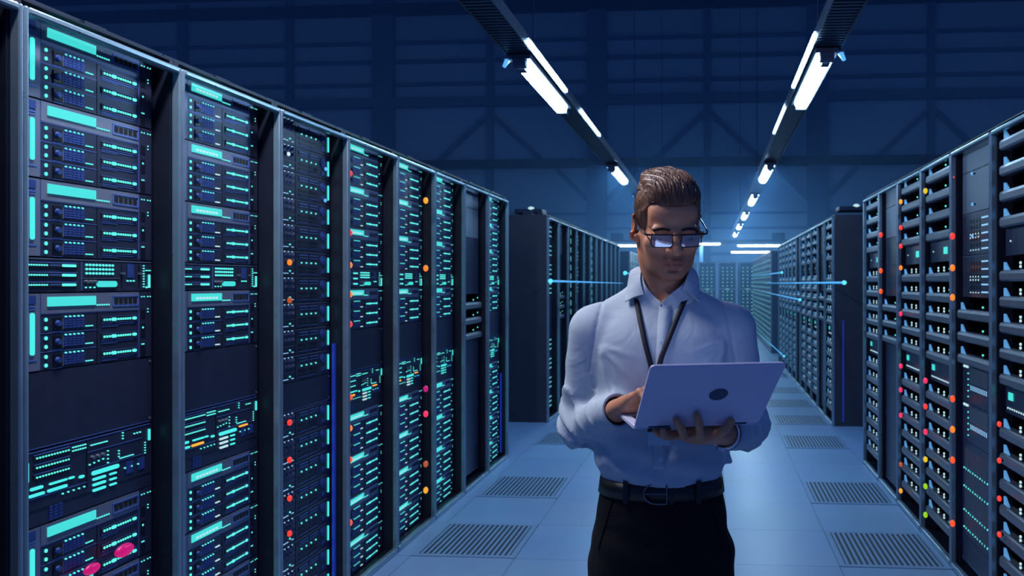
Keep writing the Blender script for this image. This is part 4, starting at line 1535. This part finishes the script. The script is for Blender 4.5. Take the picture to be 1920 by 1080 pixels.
# creases that run from the armpits and the shoulders
for sx_, c0 in ((-1, (-.150, 1.40)), (1, (.155, 1.41))):
    for k_, (dx, dz, am) in enumerate(((.10, -.10, .0040), (.06, -.16, .0042), (.11, -.03, .0030), (.035, -.20, .0035))):
        ex, ez = c0[0] - sx_ * dx, c0[1] + dz
        L = math.hypot(ex - c0[0], ez - c0[1]); ux, uz = (ex - c0[0]) / L, (ez - c0[1]) / L
        tt = (Xg - c0[0]) * ux + (Zg - c0[1]) * uz; dd = (Xg - c0[0]) * -uz + (Zg - c0[1]) * ux
        fold += am * .62 * np.exp(-(dd / .0065) ** 2) * np.clip(tt / .02, 0, 1) * np.clip((L - tt) / (L * .7), 0, 1) * (Yg < .03)
fold *= 1.7
SXF = SX.F - fold.astype(np.float32) * .9
ALF = AL.F - fold.astype(np.float32)
k = .034
h = np.clip(.5 + .5 * (SXF - ALF) / k, 0, 1)
SX.F = (SXF * (1 - h) + ALF * h - k * h * (1 - h)).astype(np.float32)
# arm-hole seam: a fine groove
for a, s in ((SHL, -1), (SHR, 1)):
    pl = (Xg - (a[0] - s * .012)) * s * .94 + (Zg - a[2]) * .18
    SX.F += (.0034 * np.exp(-(pl / .0030) ** 2) * (Zg > 1.33) * (Yg < .06)).astype(np.float32)
# cuffs are cut open
for e, wr in ((ELL, WRL), (ELR, WRR)):
    d = (wr - e) / np.linalg.norm(wr - e)
    def cutf(X, Y, Z, wr=wr, d=d):
        t = (X - wr[0]) * d[0] + (Y - wr[1]) * d[1] + (Z - wr[2]) * d[2]
        r = np.sqrt((X - wr[0]) ** 2 + (Y - wr[1]) ** 2 + (Z - wr[2]) ** 2)
        return np.where(r < .10, -(t + .004), .05)      # negative beyond the cuff
    sl = SX.sl(wr - .11, wr + .11); X, Y, Z = SX.pts(sl)
    t = (X - wr[0]) * d[0] + (Y - wr[1]) * d[1] + (Z - wr[2]) * d[2]
    q = np.sqrt(np.maximum(0, (X - wr[0]) ** 2 + (Y - wr[1]) ** 2 + (Z - wr[2]) ** 2 - t * t))
    SX.F[sl] = np.where(q < .075, np.maximum(SX.F[sl], t - .002), SX.F[sl])
    SX.capsule(wr - d * .030, wr + d * .05, .0320, .0330, k=.002, op='s')
# neck hole
SX.capsule(np.array([0, .022, 1.50]), np.array([0, .026, 1.66]), .059, .062, k=.004, op='s')
SX.capsule(np.array([.002, -.040, 1.530]), np.array([.002, -.075, 1.60]), .034, .075, k=.004, op='s')
V3, F3 = SX.surface()
V3 = relax(V3, F3, 1, .4)
shirt = np_mesh('shirt', V3, F3, [M['shirt']], person)
sb = BVHTree.FromPolygons([Vector(v) for v in V3.tolist()], F3.tolist())
EYE = Vector((-S0, -MD, CAMZ))


def on_shirt(px, py, off=.002, tree=None):
    d = (Vector(P(px, py, 0)) - EYE).normalized()
    loc, nor, i, t = (tree or sb).ray_cast(EYE, d)
    if loc is None: return None
    return loc - d * off


def ribbon(pixels, w, thick, off, name, mat_, parent, n=28, flat=True):
    """a strip laid on the shirt along a line of pixels"""
    path = []
    for i in range(n + 1):
        t = i / n * (len(pixels) - 1); a = min(int(t), len(pixels) - 2); f = t - a
        px = pixels[a][0] * (1 - f) + pixels[a + 1][0] * f; py = pixels[a][1] * (1 - f) + pixels[a + 1][1] * f
        q = on_shirt(px, py, off)
        if q is not None: path.append(q)
    for _ in range(6):
        path = [path[0]] + [Vector((p.x, min(p.y, (path[i].y + path[i + 2].y) / 2) if True else p.y, p.z)) for i, p in enumerate(path[1:-1])] + [path[-1]]
    mb = MB(); vs = []
    for i, p in enumerate(path):
        t = (path[min(i + 1, len(path) - 1)] - path[max(i - 1, 0)]).normalized()
        sdv = t.cross((EYE - p).normalized()).normalized(); nn = sdv.cross(t)
        if nn.dot(EYE - p) < 0: nn = -nn
        vs += [p - sdv * w / 2, p + sdv * w / 2, p + sdv * w / 2 + nn * thick, p - sdv * w / 2 + nn * thick]
    N = len(path); fs = []
    for i in range(N - 1):
        for k_ in range(4): fs.append((i * 4 + k_, i * 4 + (k_ + 1) % 4, i * 4 + 4 + (k_ + 1) % 4, i * 4 + 4 + k_))
    fs += [(0, 3, 2, 1), ((N - 1) * 4, (N - 1) * 4 + 1, (N - 1) * 4 + 2, (N - 1) * 4 + 3)]
    mb.add(vs, fs, 0, True)
    return mb.build(name, mat_, parent)


plk = ribbon([(1247, 572), (1243, 640), (1240, 700), (1238, 790), (1238, 880)], .030, .0026, .0010, 'placket', M['shirt'], shirt, 50)
YV = on_shirt(1240, 584, 0).y
bt = MB()
for px, py in ((1246, 576), (1241, 642), (1239, 716), (1238, 792), (1238, 862)):
    q = on_shirt(px, py, .0030)
    if q is not None:
        dv = (EYE - q).normalized()
        bt.cyl(q, q + dv * .0022, .0056, .0050, n=14)
bt.build('buttons', M['button'], shirt)


# collar
def curve(pts, n):
    """Catmull-Rom through points"""
    pts = [np.asarray(p, float) for p in pts]
    pts = [2 * pts[0] - pts[1]] + pts + [2 * pts[-1] - pts[-2]]
    out = []
    m = len(pts) - 3
    for i in range(n + 1):
        t = i / n * m; a = min(int(t), m - 1); f = t - a
        p0, p1, p2, p3 = pts[a:a + 4]
        out.append(.5 * ((2 * p1) + (p2 - p0) * f + (2 * p0 - 5 * p1 + 4 * p2 - p3) * f * f + (3 * p1 - p0 - 3 * p2 + p3) * f ** 3))
    return out


def sheet(rows, thick, name, mat_, parent):
    nr, nc = len(rows), len(rows[0])
    A = np.array(rows)
    du = np.gradient(A, axis=1); dv = np.gradient(A, axis=0)
    N = np.cross(du, dv); N /= np.maximum(1e-9, np.linalg.norm(N, axis=2))[:, :, None]
    vs = [tuple(p) for p in (A + N * thick / 2).reshape(-1, 3)] + [tuple(p) for p in (A - N * thick / 2).reshape(-1, 3)]
    o = nr * nc; fs = []
    for i in range(nr - 1):
        for j in range(nc - 1):
            a, b, c, d = i * nc + j, i * nc + j + 1, (i + 1) * nc + j + 1, (i + 1) * nc + j
            fs.append((a, b, c, d)); fs.append((o + d, o + c, o + b, o + a))
    for j in range(nc - 1):
        fs.append((j + 1, j, o + j, o + j + 1)); a = (nr - 1) * nc + j; fs.append((a, a + 1, o + a + 1, o + a))
    for i in range(nr - 1):
        a, b = i * nc, (i + 1) * nc; fs.append((a, b, o + b, o + a)); a, b = i * nc + nc - 1, (i + 1) * nc + nc - 1; fs.append((b, a, o + a, o + b))
    o = MB().add(vs, fs, 0, True).build(name, mat_, parent)
    o.data.set_sharp_from_angle(angle=math.radians(50))
    return o


def oc2(px, py, o=.006): return np.array(on_shirt(px, py, o) or P(px, py, -.09))
foldc = curve([oc2(1207, 552, .018), P(1201, 526, -.050), P(1203, 502, -.006), np.array([-.050, .058, 1.588]), np.array([.002, .092, 1.598]), np.array([.054, .058, 1.590]), P(1293, 500, -.006), P(1287, 522, -.058), oc2(1278, 544, .024)], 44)
def oc(px, py, o=.006): return np.array(on_shirt(px, py, o))
edgec = curve([oc(1172, 566, .016), oc(1176, 542, .013), P(1183, 508, .004), np.array([-.068, .066, 1.548]), np.array([.002, .108, 1.552]), np.array([.072, .066, 1.550]), P(1307, 516, .004), oc(1311, 544, .013), oc(1311, 566, .017)], 44)
rows = []
for f in (0, .12, .3, .5, .7, .86, 1):
    rows.append([a * (1 - f) + b * f + np.array([0, 0, .002 * math.sin(PI * min(1, f * 1.3)) if f < .77 else 0]) + .004 * math.sin(PI * f) * ((b - np.array([0, .02, b[2]])) / (np.linalg.norm(b - np.array([0, .02, b[2]])) + 1e-6)) for a, b in zip(foldc, edgec)])
sheet(rows, .0030, 'collar', M['shirt'], shirt)
stt = curve([P(1239, 566, YV + .003), P(1224, 553, YV + .016), P(1209, 532, -.055), P(1203, 506, -.008), np.array([-.048, .056, 1.586]), np.array([.002, .089, 1.596]), np.array([.052, .056, 1.588]), P(1290, 502, -.008), P(1282, 530, -.055), P(1258, 551, YV + .014), P(1242, 566, YV + .003)], 50)
def oi(px, py): return np.array(on_shirt(px, py, -.003))
stb = curve([oi(1240, 584), oi(1218, 582), oi(1196, 570), P(1190, 540, -.010), np.array([-.060, .066, 1.535]), np.array([.002, .100, 1.540]), np.array([.064, .066, 1.537]), P(1304, 540, -.010), oi(1298, 568), oi(1270, 582), oi(1247, 584)], 50)
sheet([[a * (1 - f) + b * f for a, b in zip(stt, stb)] for f in (0, .33, .66, 1)], .0022, 'collar_stand', M['shirt'], shirt)
# cuffs
for e, wr in ((ELL, WRL), (ELR, WRR)):
    d = (wr - e) / np.linalg.norm(wr - e)
    a0 = Vector(d).orthogonal().normalized(); b0 = Vector(d).cross(a0)
    rws = []
    for t, r in ((-.058, .0405), (-.054, .0418), (-.030, .0405), (-.004, .0392), (.004, .0385), (.004, .0350)):
        rws.append([np.array(wr) + d * t + np.array(a0) * r * math.cos(2 * PI * k_ / 30) + np.array(b0) * r * math.sin(2 * PI * k_ / 30) for k_ in range(31)])
    sheet(rws, .0018, 'cuff', M['shirt'], shirt)

# ================================================================ TROUSERS, BELT
TF = Field(axis((-.22, .22, .006)), axis((-.17, .17, .006)), axis((.0, 1.10, .006)))
TF.put(torso_fn([(.80, .168, .115, .004), (.90, .170, .122, .004), (.98, .163, .118, .002), (1.04, .151, .111, 0), (1.088, .146, .107, 0)], 2.3), [-.25, -.2, .78], [.25, .2, 1.1], k=.02)
for s in (-1, 1): TF.chain([np.array([s * .084, .004, .86]), np.array([s * .104, .0, .50]), np.array([s * .108, .022, .10])], [.098, .072, .062], k=.02)
Xt, Yt, Zt = np.meshgrid(*TF.ax, indexing='ij')
TF.F -= (.003 * np.sin(Zt * 60 + Xt * 25) * np.exp(-((Zt - .90) / .06) ** 2) + .004 * np.sin(Zt * 42 + Yt * 30) * (Zt < .62)).astype(np.float32)
TF.put(lambda X, Y, Z: .055 - Z, [-1] * 3, [1] * 3, op='i')
TF.put(lambda X, Y, Z: np.maximum(np.abs(X) - .004, Z - .80) , [-.02, -.2, .0], [.02, .2, .82], k=.012, op='s')
V4, F4 = TF.surface()
V4 = relax(V4, F4, 1, .4)
trs = np_mesh('trousers', V4, F4, [M['trouser']], person)
tb4 = BVHTree.FromPolygons([Vector(v) for v in V4.tolist()], F4.tolist())
pk = MB()
for s in (-1, 1):
    pts = []
    for k_ in range(9):
        t = k_ / 8
        x = s * (.118 + .034 * t); z = 1.030 - .12 * t
        loc, nor, i_, d_ = tb4.ray_cast(Vector((x, -.4, z)), Vector((0, 1, 0)))
        if loc is not None: pts.append(loc - Vector((0, .001, 0)))
    if len(pts) > 2: pk.tube(pts, .0025, n=5)
pk.build('pocket_piping', M['trouser'], trs)


def ring(z, a, b, cy, n=64, p=2.3):
    out = []
    for k_ in range(n):
        t = 2 * PI * k_ / n; c, s_ = math.cos(t), math.sin(t)
        out.append((a * math.copysign(abs(c) ** (2 / p), c), cy + b * math.copysign(abs(s_) ** (2 / p), s_), z))
    return out


n = 64; bm_ = MB(); vs = []
for z, dr in ((1.036, .0020), (1.036, .0060), (1.074, .0050), (1.074, .0010)):
    t_ = (1.088 - z) / .048
    vs += ring(z, .146 + .005 * t_ + dr, .107 + .004 * t_ + dr, 0, n)
bm_.add(vs, [(r_ * n + i, r_ * n + (i + 1) % n, ((r_ + 1) % 4) * n + (i + 1) % n, ((r_ + 1) % 4) * n + i) for r_ in range(4) for i in range(n)], 0, True)
belt = bm_.build('belt', M['leather'], person)
bk = MB()
yb = -.1175
pts = []
for k_ in range(25):
    a = math.radians(90 + 180 * k_ / 24); pts.append((-.012 + .030 * math.cos(a), yb, 1.055 + .024 * math.sin(a)))
bk.tube(pts, .0024, n=8); bk.tube([(-.012, yb, 1.079), (.012, yb, 1.079)], .0024, n=8); bk.tube([(-.012, yb, 1.031), (.012, yb, 1.031)], .0024, n=8); bk.tube([(.012, yb, 1.079), (.012, yb, 1.031)], .0026, n=8); bk.tube([(-.040, yb - .002, 1.055), (.012, yb - .002, 1.055)], .0016, n=6)
bk.build('buckle', M['gunmetal'], belt)
lp = MB()
for x in (.024, -.085, .088): lp.box(x - .006, x + .006, yb - .001 + abs(x) * .12, yb + .012 + abs(x) * .12, 1.029, 1.081)
lp.build('belt_loops', M['leather'], belt)
sh = MB()
for s in (-1, 1):
    sh.ball((s * .106, -.055, .042), 1, sc=(.048, .135, .040), nu=20, nv=12); sh.box(s * .106 - .045, s * .106 + .045, -.17, .075, .0, .018)
sh.build('shoes', M['leather'], person)

# ================================================================ GLASSES
gl = empty('eyeglasses', MAN, TH)
LY = -.1155
def G(x, y, z): return tuple(H(x, y, z))
fr = MB()
for s in (-1, 1):
    x0, x1, zt, zb = s * .0095, s * .0610, .0085, -.0215
    pts = []
    for (cx_, cz_, a0) in ((x1 - s * .006, zt - .004, 0), (x0 + s * .006, zt - .004, 90), (x0 + s * .008, zb + .008, 180), (x1 - s * .009, zb + .008, 270)):
        r_ = .004 if cz_ > -.005 else .008
        for k_ in range(5):
            a = math.radians(a0 + 90 * k_ / 4)
            xx = cx_ + s * r_ * math.cos(a)
            pts.append(G(xx, LY + .006 * abs(xx / .06) ** 2, cz_ + r_ * math.sin(a)))
    fr.tube(pts, .00125, n=6, closed=True)
    top = [G(x0 + (x1 - x0) * t, LY + .006 * abs((x0 + (x1 - x0) * t) / .06) ** 2 - .0003, zt) for t in (0, .25, .5, .75, 1)]
    fr.tube(top, .0020, n=6)
fr.tube([G(x, LY - .001 + .01 * abs(x / .06) ** 2, .0075 + .001 * math.cos(x * 160)) for x in (-.011, -.005, 0, .005, .011)], .0018, n=6)
fr.build('frame', M['glassframe'], gl)
lm = bpy.data.materials.new('lens_glass'); lm.use_nodes = True
nt = lm.node_tree; nt.nodes.remove(nt.nodes['Principled BSDF'])
tr = nt.nodes.new('ShaderNodeBsdfTransparent'); gs = nt.nodes.new('ShaderNodeBsdfGlossy'); mxs = nt.nodes.new('ShaderNodeMixShader')
gs.inputs['Roughness'].default_value = .03; gs.inputs['Color'].default_value = (.8, .9, 1, 1); tr.inputs['Color'].default_value = (.90, .90, .93, 1)
mxs.inputs['Fac'].default_value = .26; nt.links.new(tr.outputs['BSDF'], mxs.inputs[1]); nt.links.new(gs.outputs['BSDF'], mxs.inputs[2]); nt.links.new(mxs.outputs['Shader'], nt.nodes['Material Output'].inputs['Surface'])
for s in (-1, 1):
    ro = []
    for j in range(5):
        z = .0075 - .028 * j / 4
        ro.append([np.array(G(s * (.0105 + .0495 * i / 8), LY + .0008 + .006 * abs((.0105 + .0495 * i / 8) / .06) ** 2 - .0005 * math.sin(PI * i / 8), z)) for i in range(9)])
    sheet(ro, .0009, 'lens', lm, gl)
    tm = MB()
    tm.tube([G(s * .0610, LY + .006, .0075), G(s * .0725, LY + .010, .0078), G(s * .0780, LY + .024, .009), G(s * .0800, LY + .070, .012), G(s * .0812, .004, .0155), G(s * .0812, .022, .016), G(s * .080, .036, -.004)], [.0022, .0024, .0022, .0019, .0018, .0018, .0014], n=6)
    tm.build('temple', M['glassframe'], gl)
    pd = MB(); pd.ball(G(s * .0095, LY + .012, -.010), .0042, sc=(.6, .6, 1.2), nu=8, nv=6); pd.tube([G(s * .0105, LY + .002, -.006), G(s * .0095, LY + .012, -.010)], .0008, n=5)
    pd.build('nose_pad', M['glassframe'], gl)
tag(gl, 'thin black-rimmed glasses on the face of the man', 'glasses')

# ================================================================ LANYARD WITH BADGE
ly = empty('lanyard', MAN, TH)
ribbon([(1193, 560), (1200, 600), (1210, 645), (1222, 690), (1234, 760), (1240, 800)], .0125, .0016, .0030, 'strap', M['lanyard'], ly, 44)
ribbon([(1287, 556), (1272, 590), (1256, 630), (1240, 670), (1233, 700), (1238, 800)], .0125, .0016, .0045, 'strap', M['lanyard'], ly, 44)
q = on_shirt(1236, 806, .020); q2 = on_shirt(1235, 835, .020)
mb = MB()
w_ = .026
yb_ = min(q.y, q2.y) - .001
mb.box(q.x - w_, q.x + w_, yb_ - .0018, yb_, q2.z, q.z)
bd = mb.build('badge_card', M['badge'], ly)
MB().box(q.x - .027, q.x + .027, yb_ - .0026, yb_ + .0006, q.z - .004, q.z + .010).build('badge_clip', M['leather'], ly)
tag(ly, 'dark neck strap with pale badge hanging on the shirt of the man', 'lanyard')

# ================================================================ LAPTOP
lt = empty('laptop', MAN, TH)
def slab(fn, u0, u1, v0, v1, w0, w1, name, m, parent, r=.008, n=5):
    pts = []
    for (cu, cv, a0) in ((u1 - r, v1 - r, 0), (u0 + r, v1 - r, 90), (u0 + r, v0 + r, 180), (u1 - r, v0 + r, 270)):
        for k_ in range(n + 1):
            a = math.radians(a0 + 90 * k_ / n); pts.append((cu + r * math.cos(a), cv + r * math.sin(a)))
    N = len(pts); e = min(.0012, abs(w1 - w0) * .3)
    cu, cv = (u0 + u1) / 2, (v0 + v1) / 2
    def shr(q, s_): return (q[0] - math.copysign(s_, q[0] - cu), q[1] - math.copysign(s_, q[1] - cv))
    vs = []
    for w_, s_ in ((w0, e), (w0 + e, 0), (w1 - e, 0), (w1, e)): vs += [tuple(fn(*shr(q, s_), w_)) for q in pts]
    fs = [tuple(range(N)), tuple(range(4 * N - 1, 3 * N - 1, -1))]
    for j in range(3): fs += [(j * N + i, (j + 1) * N + i, (j + 1) * N + (i + 1) % N, j * N + (i + 1) % N) for i in range(N)]
    return MB().add(vs, fs, 0).build(name, m, parent)


hw = LW / 2
ld = slab(lid, -hw, hw, -.007, LH, -.0060, 0, 'lid', M['alu'], lt, r=.009)
slab(lid, -hw + .006, hw - .006, .016, LH - .006, -.0070, -.0062, 'screen', M['lcd'], ld, r=.003)
em = MB(); N = 40
vs = []
for w_ in (.0006, -.0002):
    vs += [tuple(lid(.019 + .0195 * math.cos(2 * PI * k_ / N), LH * .515 + .0195 * math.sin(2 * PI * k_ / N), w_)) for k_ in range(N)]
em.add(vs, [tuple(range(N))] + [(i, N + i, N + (i + 1) % N, (i + 1) % N) for i in range(N)], 0)
em.build('emblem', M['aludark'], ld)
dk = slab(deck, -hw, hw, .010, LDEP, -.0085, 0, 'base', M['alu'], lt, r=.009)
ks = MB()
for j in range(5):
    for i in range(13):
        u0 = -hw + .018 + i * (2 * hw - .036) / 13; v0 = .022 + j * .0185
        c = [deck(u0, v0, 0), deck(u0 + .0165, v0, 0), deck(u0 + .0165, v0 + .0155, 0), deck(u0, v0 + .0155, 0)]
        ks.add([tuple(p) for p in c] + [tuple(p + np.array([0, 0, .0014])) for p in c], [(4, 5, 6, 7), (0, 1, 5, 4), (1, 2, 6, 5), (2, 3, 7, 6), (3, 0, 4, 7)])
ks.build('keyboard', M['keys'], dk)
slab(deck, -.048, .048, .122, .186, .0001, .0007, 'trackpad', M['face'], dk, r=.004)
hg = MB()
hg.cyl(deck(-hw + .03, .0055, -.003), deck(-hw + .075, .0055, -.003), .0040, n=12); hg.cyl(deck(hw - .075, .0055, -.003), deck(hw - .03, .0055, -.003), .0040, n=12)
hg.build('hinge', M['aludark'], lt)
tag(lt, 'open silver laptop with dark oval emblem in the hands of the man', 'laptop')

# ================================================================ WRISTWATCH
wt = empty('wristwatch', MAN, TH)
d = (WRR - ELR) / np.linalg.norm(WRR - ELR)
c = WRR + d * .016
a0 = np.array(Vector(d).orthogonal().normalized()); b0 = np.cross(d, a0)
mb = MB(); mb.tube([c + a0 * .0315 * math.cos(2 * PI * k_ / 32) + b0 * .0315 * math.sin(2 * PI * k_ / 32) for k_ in range(32)], .0036, n=8, closed=True)
mb.build('band', M['chrome'], wt)
dn = np.array([-.35, -.75, -.35]); dn -= d * dn.dot(d); dn /= np.linalg.norm(dn)
MB().cyl(c + dn * .030, c + dn * .038, .0125, .0115, n=20).build('case', M['chrome'], wt)
tag(wt, 'shiny watch on the wrist under the laptop', 'watch')
# ================================================================ WORLD, CAMERA
w = bpy.data.worlds.new('hall_gloom'); SC.world = w; w.use_nodes = True
w.node_tree.nodes['Background'].inputs['Color'].default_value = (.10, .27, 1.0, 1)
w.node_tree.nodes['Background'].inputs['Strength'].default_value = .29

cam = bpy.data.cameras.new('camera'); co = bpy.data.objects.new('camera', cam); COL.objects.link(co)
cam.sensor_width = 36.0; cam.sensor_fit = 'HORIZONTAL'
cam.lens = FPX / 1920 * 36
cam.shift_x = -(CX - 960) / 1920
cam.shift_y = (CY - 540) / 1920
cam.clip_start = .05; cam.clip_end = 200
cam.dof.use_dof = True; cam.dof.focus_distance = 1.85; cam.dof.aperture_fstop = 7.0
co.location = (0, 0, CAMZ)
co.rotation_euler = (PI / 2, 0, TH)
SC.camera = co
SC.view_settings.view_transform = 'Standard'
SC.view_settings.look = 'None'
SC.view_settings.gamma = 1.0
SC.view_settings.use_curve_mapping = False
SC.view_settings.exposure = 0.0
try:
    SC.cycles.use_denoising = True
    SC.cycles.use_light_tree = True
    SC.cycles.sample_clamp_indirect = 4.0
    SC.cycles.max_bounces = 6
except Exception:
    pass

hz = MB().box(-40, 30, 9.6, WALLY - .6, .01, 13.9).build('haze', [])
hm = bpy.data.materials.new('blue_haze'); hm.use_nodes = True
nt = hm.node_tree
nt.nodes.remove(nt.nodes['Principled BSDF'])
vs = nt.nodes.new('ShaderNodeVolumeScatter')
vs.inputs['Color'].default_value = (.22, .52, 1.0, 1); vs.inputs['Density'].default_value = .028; vs.inputs['Anisotropy'].default_value = .35
nt.links.new(vs.outputs['Volume'], nt.nodes['Material Output'].inputs['Volume'])
hz.data.materials.append(hm)
tag(hz, 'thin blue haze hanging in the aisle between the rack rows', 'haze', kind='stuff')
